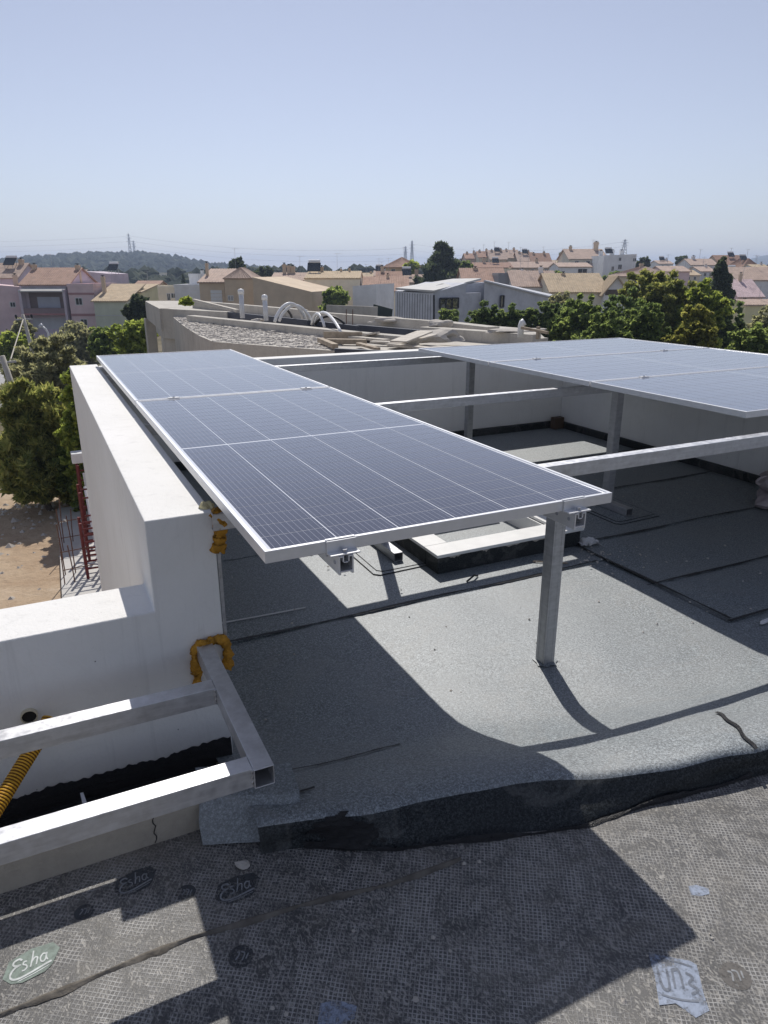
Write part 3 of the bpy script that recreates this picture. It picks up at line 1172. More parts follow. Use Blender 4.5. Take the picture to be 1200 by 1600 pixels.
def ribbon(mb, pts, w, z, fr_, mi=0):
    """flat stroke of width w through local points; fr_ maps local 2d -> world"""
    P = [Vector((p[0], p[1], 0)) for p in pts]
    # smooth by Catmull-Rom
    Q = []
    for i in range(len(P) - 1):
        p0, p1, p2, p3 = P[max(i - 1, 0)], P[i], P[i + 1], P[min(i + 2, len(P) - 1)]
        for k in range(5):
            t = k / 5
            Q.append(0.5 * ((2 * p1) + (-p0 + p2) * t + (2 * p0 - 5 * p1 + 4 * p2 - p3) * t * t + (-p0 + 3 * p1 - 3 * p2 + p3) * t ** 3))
    Q.append(P[-1])
    vs = []
    for i, q in enumerate(Q):
        t = (Q[min(i + 1, len(Q) - 1)] - Q[max(i - 1, 0)])
        t = t.normalized() if t.length > 1e-9 else Vector((1, 0, 0))
        nrm = Vector((-t.y, t.x, 0))
        ww = w * (0.75 + 0.25 * abs(t.x)) * (0.8 if i in (0, len(Q) - 1) else 1)
        for sgn in (1, -1):
            a = q + nrm * sgn * ww / 2
            vs.append(fr_(a.x, a.y, z))
    mb.add(vs, [(2 * i, 2 * i + 1, 2 * i + 3, 2 * i + 2) for i in range(len(Q) - 1)], mi)


ESHA = [([(0.30, 0.50), (0.24, 0.57), (0.13, 0.55), (0.10, 0.47), (0.16, 0.40), (0.25, 0.39), (0.14, 0.37), (0.04, 0.28), (0.0, 0.16), (0.06, 0.06), (0.2, 0.02), (0.45, 0.04), (0.72, 0.09), (0.92, 0.12)], 0.055),
        ([(0.40, 0.42), (0.34, 0.43), (0.31, 0.37), (0.37, 0.31), (0.38, 0.24), (0.32, 0.19), (0.26, 0.20)], 0.042),
        ([(0.57, 0.64), (0.52, 0.42), (0.45, 0.20)], 0.045), ([(0.50, 0.34), (0.57, 0.42), (0.63, 0.40), (0.61, 0.30), (0.58, 0.20)], 0.042),
        ([(0.83, 0.39), (0.77, 0.43), (0.70, 0.36), (0.69, 0.25), (0.74, 0.20), (0.80, 0.26), (0.84, 0.41)], 0.042), ([(0.85, 0.43), (0.82, 0.30), (0.84, 0.20)], 0.042),
        ([(0.15, -0.05), (0.50, -0.03), (0.85, 0.03)], 0.025)]
DIAM = [(-0.16, 0.22), (0.02, 0.64), (0.52, 0.74), (1.02, 0.66), (1.14, 0.40), (0.92, 0.02), (0.74, -0.10), (0.24, -0.13), (0.0, -0.02)]


def mark(base_px, end_px, label, bg, fg, shape=DIAM, strokes=ESHA, squash=1.0):
    a, b = onz(*base_px, NZ), onz(*end_px, NZ)
    ax = b - a
    ln = np.linalg.norm(ax)
    ex = ax / ln
    ey = np.array([-ex[1], ex[0], 0])

    def fm(x, y, z):
        p = a + ex * x * ln + ey * y * ln * squash
        return (p[0], p[1], NZ + 0.3 * wob(p[0], p[1]) + z)

    t = bpy.data.objects.new('printed_mark', None)
    COL.objects.link(t)
    t.parent = near_roof
    t['label'] = label
    mb = MB()
    vs = [fm(x, y, 0.0012) for x, y in shape]
    cx = sum(p[0] for p in shape) / len(shape)
    cy = sum(p[1] for p in shape) / len(shape)
    vs.append(fm(cx, cy, 0.0012))
    n = len(shape)
    mb.add(vs, [(i, (i + 1) % n, n) for i in range(n)])
    mb.build('print_ground', bg, t)
    if strokes:
        mb = MB()
        for pts, w in strokes:
            ribbon(mb, pts, w, 0.0020, fm)
        mb.build('print_lettering', fg, t)
    return t


sage = ink('sage_ink', (0.23, 0.29, 0.25), gap=0.6)
pale = ink('pale_ink', (0.66, 0.69, 0.68), gap=0.75)
dark = ink('dark_ink', (0.055, 0.06, 0.065))
grey = ink('grey_ink', (0.30, 0.31, 0.32), gap=0.7)
blue = ink('pale_blue_ink', (0.31, 0.36, 0.46))
ring = [(0.5 + 0.5 * math.cos(a * math.pi / 9), 0.5 + 0.5 * math.sin(a * math.pi / 9)) for a in range(18)]
mark((17, 1538), (88, 1506), 'sage green printed logo reading Esha', sage, pale)
mark((190, 1400), (243, 1376), 'dark printed logo in the shade reading Esha', dark, grey)
mark((347, 1411), (404, 1391), 'darker faded printed logo reading Esha', dark, grey)
STAMP = [([(0.3, 0.35), (0.45, 0.62), (0.35, 0.7)], 0.07), ([(0.55, 0.3), (0.65, 0.6), (0.5, 0.7)], 0.07), ([(0.7, 0.35), (0.8, 0.6)], 0.07)]
mark((274, 1410), (306, 1404), 'round dark stamp on the felt', dark, grey, ring, STAMP)
mark((355, 1516), (396, 1510), 'round dark stamp on the felt', dark, grey, ring, STAMP)
mark((114, 1442), (146, 1434), 'round dark stamp on the felt', dark, grey, ring, STAMP)
mark((1146, 1552), (1186, 1540), 'round faded stamp on the felt', ink('brown_ink', (0.13, 0.12, 0.11)), grey, ring, STAMP)
SQ = [(0, 0), (0.03, 0.5), (0.0, 1.0), (0.9, 0.96), (1.02, 0.9), (1.0, 0.35), (1.02, 0.05), (0.7, -0.12), (0.35, 0.08)]
SCR = [([(0.12, 0.75), (0.16, 0.35), (0.30, 0.35), (0.32, 0.72)], 0.07), ([(0.44, 0.72), (0.42, 0.36)], 0.07), ([(0.42, 0.70), (0.58, 0.72), (0.60, 0.38)], 0.07),
       ([(0.72, 0.70), (0.86, 0.62), (0.74, 0.50), (0.90, 0.40), (0.74, 0.30)], 0.06), ([(0.1, 0.2), (0.45, 0.16), (0.85, 0.18)], 0.04), ([(0.1, 0.86), (0.5, 0.9), (0.9, 0.84)], 0.04)]
mark((1030, 1572), (1108, 1584), 'pale blue printed label with worn lettering', blue, ink('worn_ink', (0.16, 0.18, 0.22)), SQ, SCR, 1.25)
PATCH = [(0, 0), (0.1, 0.5), (0.5, 0.55), (1.0, 0.3), (0.9, 0.0), (0.4, -0.1)]
mark((496, 1602), (560, 1592), 'pale blue printed patch at the bottom edge', blue, grey, PATCH, None)
mark((1080, 1398), (1112, 1396), 'small pale blue printed patch', blue, grey, PATCH, None)
# worn lap of felt crossing the near roof
mb = MB()
lap = [(-140, 1640), (0, 1588), (120, 1540), (230, 1492), (300, 1466), (420, 1430), (520, 1402), (600, 1385), (720, 1342)]
pw = [onz(u, v, NZ) for u, v in lap]
m_lap = plain('dried_mud', (0.15, 0.135, 0.115), 0.9, 0, 0.4, 25, 0.2, bump=0.6, bscale=40)
vs, N = [], 70
for i in range(N + 1):
    t = i / N * (len(pw) - 1)
    k = min(int(t), len(pw) - 2)
    p = pw[k] * (1 - (t - k)) + pw[k + 1] * (t - k)
    a = 0.004 + 0.004 * random.random() + 0.003 * math.sin(i * 0.5)
    for q, zz in ((-a * 1.4, 0.001), (-a * .3, 0.006), (a * 0.4, 0.008), (a * .7, 0.001)):
        vs.append((p[0] + q * 0.3, p[1] + q, NZ + 0.3 * wob(p[0], p[1]) + zz))
mb.add(vs, [(4 * i + k, 4 * i + 4 + k, 4 * i + 5 + k, 4 * i + 1 + k) for i in range(N) for k in range(3)])
mb.build('felt_lap', m_lap, near_roof, smooth=True)

# ================================================================= litter on the roof


def crumple(name, label, cat, c, r, mat, seed, squash=0.6, n=3):
    bm = bmesh.new()
    bmesh.ops.create_icosphere(bm, subdivisions=n, radius=1)
    rs = random.Random(seed)
    dirs = [Vector((rs.gauss(0, 1), rs.gauss(0, 1), rs.gauss(0, 1))).normalized() for _ in range(26)]
    amp = [rs.uniform(-.5, .5) for _ in dirs]
    for v in bm.verts:
        d = v.co.normalized()
        k = 1 + sum(a * max(0, d.dot(q)) ** 9 for a, q in zip(amp, dirs)) + rs.uniform(-.06, .06)
        v.co = Vector((d.x * r[0] * k, d.y * r[1] * k, max(-0.35 * r[2], d.z * r[2] * k) + 0.35 * r[2]))
    me = bpy.data.meshes.new(name)
    bm.to_mesh(me)
    bm.free()
    me.materials.append(mat)
    o = bpy.data.objects.new(name, me)
    COL.objects.link(o)
    o.location = c
    return tag(o, label, cat)


mb = MB()
rs = random.Random(5)
G_ = 7
hz_ = [[rs.uniform(0, 0.045) * (0.4 + 0.6 * math.sin(math.pi * (i + 1) / (G_ + 1))) for i in range(G_)] for j in range(G_)]
vs = [(-0.06 + 0.12 * i / (G_ - 1) + rs.uniform(-.012, .012), -0.045 + 0.09 * j / (G_ - 1) + rs.uniform(-.012, .012), hz_[j][i]) for j in range(G_) for i in range(G_)]
mb.add(vs, [(j * G_ + i, j * G_ + i + 1, (j + 1) * G_ + i + 1, (j + 1) * G_ + i) for j in range(G_ - 1) for i in range(G_ - 1)])
o = tag(mb.build('paper_scrap', MT['paper'], None, loc=(2.62, 1.67, FZ + 0.014)), 'crumpled white scrap beside the skylight corner', 'paper')
md = o.modifiers.new('thick', 'SOLIDIFY')
md.thickness = 0.001
sk_m = plain('dusty_pink_sack', (0.42, 0.36, 0.36), 0.85, 0, 0.2, 14, 0.2, bump=0.5)
b = thing('crumpled_sack', 'dusty pink woven sack with loop handles slumped against the right wall', 'sack', (4.55, 1.68, FZ + 0.02))
for (x, y, z, r, s) in ((0.0, 0.0, 0.0, (0.22, 0.20, 0.10), 8), (0.02, 0.02, 0.08, (0.19, 0.17, 0.10), 9), (0.04, 0.05, 0.17, (0.21, 0.16, 0.05), 10)):
    o = crumple('sack_fold', None, None, (x, y, z), r, sk_m, s)
    o.parent = b
mb = MB()
mb.tube([(-0.20 + 0.10 * math.cos(a * math.pi / 8 + math.pi / 2) * 1.1, 0.03 + 0.02 * a / 8, 0.20 + 0.035 * math.sin(a * math.pi / 8 + math.pi / 2)) for a in range(9)], 0.008, 6)
mb.build('loop_handle', sk_m, b, smooth=True)
crumple('plastic_scrap', 'small pale plastic scrap on the dark roof near the right edge', 'plastic', (2.70, 0.45, FZ + 0.006), (0.035, 0.012, 0.012), MT['paper'], 12, n=2)
mb = MB()
mb.tube([(0.21, 1.645, FZ + 0.012), (0.4, 1.636, FZ + 0.011), (0.654, 1.625, FZ + 0.011)], 0.004, 6)
tag(mb.build('pale_twine', MT['paper']), 'thin white cord lying straight on the shaded roof beside the tall wall', 'cord')
mb = MB()
mb.tube([(2.12, 1.60, FZ + 0.014), (2.22, 1.53, FZ + 0.016), (2.30, 1.49, FZ + 0.012)], 0.005, 5)
tag(mb.build('twig', MT['wood']), 'brown twig lying in front of the skylight', 'twig')
mb = MB()
mb.tube([(1.70, 1.57, FZ + 0.012), (1.66, 1.55, FZ + 0.03), (1.60, 1.53, FZ + 0.012)], 0.006, 5)
tag(mb.build('wire_offcut', MT['black']), 'short black wire offcut on the sunlit roof before the skylight', 'wire')
mb = MB()
mb.box(4.66, 4.79, 4.56, 4.64, FZ + 0.02, FZ + 0.15)
tag(mb.build('wood_block', plain('dark_timber', (0.10, 0.07, 0.05), 0.85), None, 0.006), 'dark timber block in the far roof corner', 'block')
# grit and small stones
mb = MB()
rs = random.Random(21)
for k in range(260):
    if k < 150:
        x, y = rs.uniform(0.05, 4.7), rs.uniform(0.5, 3.4)
        if 1.1 < x < 2.7 and 1.6 < y < 2.8:
            continue
        z = FZ + (0.022 if (x > 2.5 or y > 1.44) else 0.003)
    elif k < 200:
        x, y, z = rs.gauss(2.58, 0.12), rs.gauss(1.5, 0.12), FZ + 0.014
    else:
        x, y = rs.uniform(-0.8, 1.6), rs.uniform(-1.1, 0.1)
        if y > foot_y(x) - 0.03:
            continue
        z = NZ + 0.001
    r = rs.uniform(0.003, 0.009) * (1.4 if k % 17 == 0 else 1)
    vs = [(x + r * math.cos(a * 1.26 + k) * rs.uniform(.7, 1.2), y + r * math.sin(a * 1.26 + k) * rs.uniform(.7, 1.2), z) for a in range(5)]
    vs += [(x + rs.uniform(-.3, .3) * r, y + rs.uniform(-.3, .3) * r, z + r * 0.8)]
    mb.add(vs, [(a, (a + 1) % 5, 5) for a in range(5)])
tag(mb.build('grit', MT['rubble']), 'scattered grit and small pale stones on the roof', 'grit', kind='stuff')
o = crumple('stone', 'flat pale stone on the felt below the folded flap', 'stone', (-0.115, -0.0, NZ), (0.022, 0.016, 0.012), MT['rubble'], 31, n=2)
# ================================================================= land


def sstep(t):
    t = min(1.0, max(0.0, t))
    return t * t * (3 - 2 * t)


def ground_z(x, y):
    d = np.array([x, y, 0.0]) - np.array([CAM[0], CAM[1], 0.0])
    D, s = float(d.dot(HEAD)), float(d.dot(SIDE))
    r = math.hypot(D, s)
    base = float(np.interp(r, [0, 22, 40, 100, 160, 300, 700, 3000], [-6.5, -6.5, -6.8, -8.4, -8.6, -8.0, -5.0, 0.0]))
    ang = math.atan2(s, D)
    k = sstep((ang + 0.02) / 0.22) * (1 - sstep((ang - 1.0) / 0.5))
    up = float(np.interp(r, [60, 100, 150, 200, 260, 400, 3000], [0, 0.6, 4.0, 7.2, 9.6, 8.5, 2.0]))
    return base + up * k


mb = MB()
rings = [0, 4, 8, 12, 17, 22, 28, 35, 45, 60, 80, 100, 125, 150, 180, 210, 250, 300, 400, 600, 900, 1500, 2300, 3600]
na = 96
vs = [(CAM[0], CAM[1], -6.52)]
for r in rings[1:]:
    for a in range(na):
        t = a * 2 * math.pi / na
        p = CAM + HEAD * (r * math.cos(t)) + SIDE * (r * math.sin(t))
        vs.append((p[0], p[1], ground_z(p[0], p[1]) - 0.02))
fs = [(0, 1 + a, 1 + (a + 1) % na) for a in range(na)]
for i in range(len(rings) - 2):
    for a in range(na):
        b = (a + 1) % na
        fs.append((1 + i * na + a, 1 + (i + 1) * na + a, 1 + (i + 1) * na + b, 1 + i * na + b))
mb.add(vs, fs)
mt = Mat('dry_ground')
c = mt.ramp(mt.noise(0.06, 8, 0.65), [(0.35, (0.075, 0.085, 0.045)), (0.5, (0.16, 0.14, 0.095)), (0.7, (0.26, 0.22, 0.16))])
mt.color(c).set(Roughness=0.95, Specular_IOR_Level=0.1)
tag(mb.build('terrain', mt.m, smooth=True), kind='structure')

mt = Mat('sandy_soil')
c = mt.ramp(mt.noise(0.35, 8, 0.7, dist=0.5), [(0.3, (0.42, 0.30, 0.20)), (0.5, (0.52, 0.40, 0.28)), (0.62, (0.56, 0.45, 0.34)), (0.75, (0.55, 0.50, 0.45))])
c = mt.mix(mt.ramp(mt.noise(3.0, 6, 0.7), [(0.4, 0.0), (0.7, 0.4)]), c, (0.27, 0.18, 0.12))
mt.color(c).set(Roughness=0.95, Specular_IOR_Level=0.1)
mt.bump(mt.noise(2.5, 8, 0.7), 0.8, 0.15)
mb = MB()
poly = [(-14, 3), (2.0, 3), (2.0, 20), (1.2, 23.5), (-2, 25.2), (-6, 26), (-14, 26)]
mb.add([(x, y, -6.49) for x, y in poly], [tuple(range(len(poly)))])
tag(mb.build('sandy_lot', mt.m), kind='structure')
mb = MB()
rs = random.Random(4)
for k in range(420):
    if k < 260:
        x, y = rs.uniform(-6, 1.2), rs.gauss(22.6, 0.9)
    else:
        x, y = rs.uniform(-5, 1.2), rs.uniform(14.5, 23)
    r = rs.uniform(0.03, 0.10) * (1.8 if k % 23 == 0 else 1)
    vs = [(x + r * math.cos(a * 1.26) * rs.uniform(.7, 1.2), y + r * math.sin(a * 1.26) * rs.uniform(.7, 1.2), -6.49) for a in range(5)]
    vs += [(x + rs.uniform(-.3, .3) * r, y + rs.uniform(-.3, .3) * r, -6.49 + r * 0.7)]
    mb.add(vs, [(a, (a + 1) % 5, 5) for a in range(5)])
tag(mb.build('lot_stones', MT['rubble']), 'stones and rubble strewn over the sandy lot', 'stones', kind='stuff')
tag(MB().prism([(-3.9, 22.5), (-2.6, 22.6), (-2.6, 60), (-6.5, 60)], -6.49, -6.475).build('road', plain('pale_road', (0.40, 0.39, 0.38), 0.9, 0, 0.1, 0.4)), kind='structure')

# ================================================================= trees
LF = {
    'pine': mat_leaf('pine_needles', (0.109, 0.144, 0.054), (0.228, 0.256, 0.095), (0.394, 0.394, 0.155), 0.3),
    'olive': mat_leaf('olive_leaves', (0.155, 0.168, 0.113), (0.293, 0.301, 0.202), (0.457, 0.457, 0.312), 0.3),
    'green': mat_leaf('green_leaves', (0.084, 0.126, 0.049), (0.176, 0.237, 0.089), (0.305, 0.373, 0.137), 0.35),
    'bright': mat_leaf('bright_leaves', (0.129, 0.176, 0.045), (0.251, 0.312, 0.084), (0.404, 0.458, 0.137), 0.4),
    'dark': mat_leaf('dark_leaves', (0.033, 0.052, 0.033), (0.068, 0.094, 0.059), (0.129, 0.160, 0.091), 0.2),
    'yellow': mat_leaf('yellow_leaves', (0.115, 0.135, 0.040), (0.210, 0.225, 0.070), (0.330, 0.320, 0.105), 0.35),
    'hedge': mat_leaf('hedge_leaves', (0.068, 0.107, 0.052), (0.137, 0.195, 0.084), (0.260, 0.321, 0.137), 0.3),
}


def foliage(name, clumps, n, size, mat, parent, seed, long=1.4, up=0.0, sub=26, subr=0.30, droop=0.0):
    """leaf-sized faces gathered in sprays through the crown's volume"""
    g = np.random.default_rng(seed)
    cl = np.array(clumps, dtype=float)
    vol = cl[:, 3] * cl[:, 4] * cl[:, 5]
    wts = vol ** (2 / 3)
    wts /= wts.sum()
    ns = max(6, int(sub * len(cl)))
    ci = g.choice(len(cl), ns, p=wts)
    d = g.normal(size=(ns, 3))
    d /= np.linalg.norm(d, axis=1, keepdims=True)
    rr = g.uniform(0.35, 1.12, ns) ** 0.7
    sc = cl[ci, :3] + d * cl[ci, 3:6] * rr[:, None]
    sr = cl[ci, 3:6].mean(axis=1) * subr * g.uniform(0.55, 1.25, ns)
    sv = g.uniform(0.7, 1.3, ns)
    k = g.choice(ns, n, p=sv / sv.sum())
    q = g.normal(size=(n, 3))
    q /= np.linalg.norm(q, axis=1, keepdims=True)
    off = q * (sr[k] * g.uniform(0.2, 1.0, n) ** 0.5)[:, None]
    off[:, 2] *= 0.75
    off[:, 2] -= droop * np.abs(g.normal(size=n)) * sr[k]
    P = sc[k] + off
    a = g.normal(size=(n, 3)) + 0.9 * q
    a[:, 2] += up
    a /= np.linalg.norm(a, axis=1, keepdims=True)
    b = np.cross(a, g.normal(size=(n, 3)))
    b /= np.linalg.norm(b, axis=1, keepdims=True) + 1e-9
    s = size * g.uniform(0.6, 1.35, n)[:, None]
    A, B = a * s * long * 0.5, b * s * 0.5
    V = np.stack([P - A, P + B * 0.9 - A * 0.1, P + A, P - B * 0.9 - A * 0.1], axis=1).reshape(-1, 3)
    me = bpy.data.meshes.new(name)
    me.vertices.add(4 * n)
    me.vertices.foreach_set('co', V.astype(np.float32).ravel())
    me.loops.add(4 * n)
    me.loops.foreach_set('vertex_index', np.arange(4 * n, dtype=np.int32))
    me.polygons.add(n)
    me.polygons.foreach_set('loop_start', np.arange(0, 4 * n, 4, dtype=np.int32))
    me.polygons.foreach_set('loop_total', np.full(n, 4, dtype=np.int32))
    me.materials.append(LF[mat])
    me.update(calc_edges=True)
    o = bpy.data.objects.new(name, me)
    COL.objects.link(o)
    o.parent = parent
    return o, sc


TREE_SEED = [100]


def tree(name, label, cat, u, v_top, v_bot, wpx, D, n, size, mat='green', kind='round', group=None, base=None, lean=0.0, long=1.4, trunk=True, dpt=1.0):
    """crown spans the given pixels at distance D; trunk runs down to the ground"""
    TREE_SEED[0] += 1
    sd = TREE_SEED[0]
    rs = random.Random(sd)
    top, bot = at(u, v_top, D), at(u, v_bot, D)
    x, y = (base if base else ((top[0] + bot[0]) / 2, (top[1] + bot[1]) / 2))
    gz = -6.49 if D < 24 and x < 2 else ground_z(x, y)
    t = thing(name, label, cat, (x, y, gz), 0, group)
    zt, zb = top[2] - gz, max(0.05, bot[2] - gz)
    w = wpx * D / F_PX / 2
    h = zt - zb
    ox, oy = top[0] - x, top[1] - y
    cl = []
    if kind == 'round':
        for i in range(9):
            a = i * 2.4 + rs.uniform(-.4, .4)
            f = rs.uniform(0.15, 0.62)
            zz = zb + h * rs.uniform(0.2, 0.80)
            r = w * rs.uniform(0.34, 0.52)
            cl.append((ox + math.cos(a) * w * f, oy + math.sin(a) * w * f * dpt, zz, r, r * dpt, min(h * 0.32, r * 1.05)))
        cl.append((ox, oy, zb + h * 0.74, w * 0.42, w * 0.42, h * 0.26))
        cl.append((ox, oy, zb + h * 0.42, w * 0.62, w * 0.62 * dpt, h * 0.36))
    elif kind == 'cone':
        for i in range(11):
            f = (i + 0.5) / 11
            r = w * (1.02 - f) ** 0.75 * rs.uniform(0.75, 1.1) * 0.72
            a = i * 2.4
            cl.append((ox + math.cos(a) * r * 0.5, oy + math.sin(a) * r * 0.5, zb + h * f * 0.94, r, r, h * 0.11))
    elif kind == 'shrub':
        for i in range(7):
            a = i * 2.4
            f = rs.uniform(0.2, 0.7)
            r = w * rs.uniform(0.32, 0.5)
            cl.append((ox + math.cos(a) * w * f, oy + math.sin(a) * w * f * dpt, zb + h * rs.uniform(0.25, 0.68), r, r, h * 0.34))
    elif kind == 'wide':
        for i in range(14):
            xx = (i + 0.5) / 14 * 2 - 1
            r = w * 0.2 * rs.uniform(0.8, 1.3)
            sx_, sy_ = SIDE[0], SIDE[1]
            hh = h * rs.uniform(0.85, 1.0)
            cl.append((ox + sx_ * xx * w * 0.85, oy + sy_ * xx * w * 0.85 + rs.uniform(-.2, .2) * w * 0.3, zb + hh * 0.62, r, r, hh * 0.42))
    o, sc = foliage('crown', cl, int(n * 1.7), size * 0.74, mat, t, sd, long, 0.7 if kind == 'cone' or mat == 'pine' else 0.15,
                    sub=14 if n < 3000 else 46, subr=0.33 if n < 3000 else 0.19)
    if trunk:
        mb = MB()
        rt = max(0.05, w * 0.055)
        mb.tube([(0, 0, -0.1), (ox * 0.3 + 0.1 * rt, oy * 0.3, zb * 0.5 + 0.1), (ox * 0.8, oy * 0.8, zb + h * 0.15), (ox, oy, zb + h * 0.72)], [rt * 1.4, rt * 1.05, rt * 0.8, rt * 0.25], 8)
        for i in range(0, min(len(sc), 60), 5):
            p = sc[i]
            q = rs.uniform(0.1, 0.6)
            s0 = (ox * (0.8 + q * 0.2), oy * (0.8 + q * 0.2), zb + h * 0.15 * (1 - q) + h * 0.6 * q)
            if p[2] > s0[2] - 0.2 * h:
                mb.tube([s0, ((s0[0] + p[0]) / 2, (s0[1] + p[1]) / 2, (s0[2] + p[2]) / 2 + 0.04 * h), tuple(p)], [rt * 0.35, rt * 0.22, rt * 0.08], 5)
        mb.build('trunk', MT['trunk'], t, smooth=True)
    return t


# left edge, beside the tall wall
tree('pine_tree', 'tall yellow green pine at the left edge over the sandy lot', 'tree', 34, 600, 800, 165, 21.5, 30000, 0.15, 'pine', 'round', base=(-0.75, 22.0), long=3.4)
tree('olive_tree', 'grey green wispy tree behind the pine at the left edge', 'tree', 80, 520, 700, 185, 31, 30000, 0.19, 'olive', 'round', long=2.4)
tree('fig_tree', 'bright leafy tree squeezed against the tall parapet wall', 'tree', 116, 572, 790, 100, 20.5, 7500, 0.24, 'bright', 'round', long=1.2)
tree('bush', 'dark bush between the pine trunk and the parapet wall', 'bush', 108, 690, 795, 75, 21.0, 6500, 0.15, 'green', 'shrub', trunk=False)
tree('fruit_tree', 'leafy bright green tree left of the concrete shell', 'tree', 205, 505, 570, 75, 46, 4200, 0.34, 'bright', 'round', long=1.2)
tree('fruit_tree', 'rounded green tree below the pale green house', 'tree', 158, 508, 570, 62, 50, 4200, 0.34, 'green', 'round', long=1.2)
tree('dark_tree', 'dark dense tree between the yellow house and the concrete shell', 'tree', 212, 459, 535, 46, 62, 4200, 0.40, 'dark', 'round')
tree('bush', 'round bright bush at the far left edge below the pink house', 'bush', 14, 514, 600, 62, 60, 4200, 0.34, 'bright', 'round')
tree('street_tree', 'thin tree behind the utility pole at the left', 'tree', 28, 497, 560, 48, 66, 2400, 0.34, 'olive', 'round')
# around the houses
tree('far_pine', 'tall dark ragged pine standing over the grey modern house', 'tree', 692, 373, 450, 92, 128, 9000, 0.8, 'dark', 'cone', long=2.2)
tree('far_tree', 'small dark tree behind the pyramid roof', 'tree', 370, 406, 428, 32, 140, 1100, 0.8, 'dark', 'round')
tree('far_tree', 'low dark tree right of the pyramid roof', 'tree', 412, 418, 432, 34, 150, 900, 0.8, 'dark', 'round')
tree('cypress', 'little dark cypress on the far flats', 'tree', 286, 427, 447, 9, 190, 500, 0.6, 'dark', 'cone')
tree('garden_shrub', 'leafy shrub before the cream wall right of the pipes', 'shrub', 524, 453, 490, 52, 78, 3000, 0.42, 'green', 'round')
tree('garden_shrub', 'shrub under the wide window of the grey house', 'shrub', 703, 486, 512, 34, 62, 1500, 0.32, 'green', 'round')
tree('far_tree', 'yellow green tree beside the two storey hip roofed house', 'tree', 643, 408, 428, 28, 148, 1200, 0.8, 'bright', 'round')
tree('far_tree', 'green tree right of the tall ragged pine', 'tree', 727, 408, 434, 26, 140, 1200, 0.75, 'green', 'round')
tree('far_tree', 'rounded tree before the white block on the hill', 'tree', 873, 425, 442, 26, 140, 1000, 0.75, 'green', 'round')
tree('far_tree', 'bluish trees on the skyline left of the hill block', 'tree', 884, 395, 416, 30, 205, 1100, 1.0, 'hedge', 'round')
tree('far_tree', 'dark dense tree against the right side of the white block', 'tree', 1005, 404, 428, 27, 180, 1300, 0.9, 'dark', 'round')
tree('far_tree', 'dark umbrella pine on the skyline at the right', 'tree', 1067, 401, 418, 25, 215, 1100, 1.0, 'dark', 'round')
tree('far_tree', 'green trees under the white hill block', 'tree', 965, 425, 445, 44, 150, 1500, 0.8, 'green', 'round')
# right-hand mass of trees
tree('leafy_hedge', 'dark leafy hedge along the foot of the grey house', 'hedge', 815, 474, 560, 175, 43, 26000, 0.22, 'hedge', 'wide', trunk=False)
tree('olive_tree', 'grey green olive left of the gabled house', 'tree', 882, 456, 520, 58, 60, 5500, 0.3, 'olive', 'round')
GR_T = 'broadleaf trees behind the right panels'
for lb, u, vt, vb, w_, D, n_, sz, mt_ in (
        ('leafy tree at the left end of the tree mass behind the right panels', 912, 462, 590, 125, 41, 17000, 0.25, 'green'),
        ('deep green tree below the gabled house', 975, 452, 600, 130, 39, 18000, 0.25, 'hedge'),
        ('low leafy tree just behind the farthest right panel', 945, 488, 600, 120, 34, 14000, 0.22, 'green'),
        ('leafy tree before the pointed tree', 1012, 470, 600, 110, 35, 14000, 0.22, 'green'),
        ('dark tree in the dip at the right edge', 1142, 462, 620, 95, 48, 13000, 0.28, 'hedge'),
        ('light green tree at the right edge', 1182, 502, 620, 105, 36, 13000, 0.22, 'green'),
        ('olive toned tree in the corner below the yellow wall', 1200, 478, 600, 75, 55, 7000, 0.3, 'olive')):
    tree('broadleaf_tree', lb, 'tree', u, vt, vb, w_, D, n_, sz, mt_, 'round', GR_T)
tree('poplar_tree', 'tall olive green tree with a pointed top in the tree mass', 'tree', 1042, 422, 600, 128, 45, 22000, 0.25, 'pine', 'round', GR_T, long=1.7)
tree('poplar_tree', 'tall yellowish tree at the right of the tree mass', 'tree', 1100, 432, 600, 98, 43, 17000, 0.24, 'bright', 'round', GR_T)
tree('broadleaf_tree', 'golden yellow tree low in front of the tree mass', 'tree', 1087, 474, 600, 84, 33, 11000, 0.19, 'yellow', 'round', GR_T)
tree('far_pine', 'dark column of a conifer behind the yellowish trees', 'tree', 1130, 403, 500, 46, 72, 7500, 0.42, 'dark', 'round')
tree('street_tree', 'dusty tree behind the fruit trees below the pink tower', 'tree', 118, 506, 560, 70, 70, 3500, 0.36, 'olive', 'round')

# ================================================================= houses
WM = {}


def wallmat(c):
    c = [min(0.82, x * 1.3) for x in c]
    k = tuple(c)
    if k not in WM:
        m = Mat('house_render')
        f = m.noise(0.5, 6, 0.65)
        col = m.ramp(f, [(0.3, [x * 0.84 for x in c]), (0.7, [min(1, x * 1.08) for x in c])])
        run = m.noise(1.3, 5, 0.7, 'Object', (1, 1, 0.12))
        col = m.mix(m.ramp(run, [(0.56, 0), (0.76, 0.25)]), col, [x * 0.6 for x in c])
        m.color(col).set(Roughness=0.85, Specular_IOR_Level=0.2)
        WM[k] = m.m
    return WM[k]


RM = {}


def roofmat(c):
    k = tuple(c)
    if k not in RM:
        m = Mat('roof_tiles')
        f = m.noise(1.2, 6, 0.7)
        wv = m.noise(5, 3, 0.6)
        col = m.ramp(m.mix(0.4, f, wv), [(0.3, [x * 0.6 for x in c]), (0.5, c), (0.72, [min(1, x * 1.35) for x in c])])
        m.color(col).set(Roughness=0.8, Specular_IOR_Level=0.2)
        RM[k] = m.m
    return RM[k]


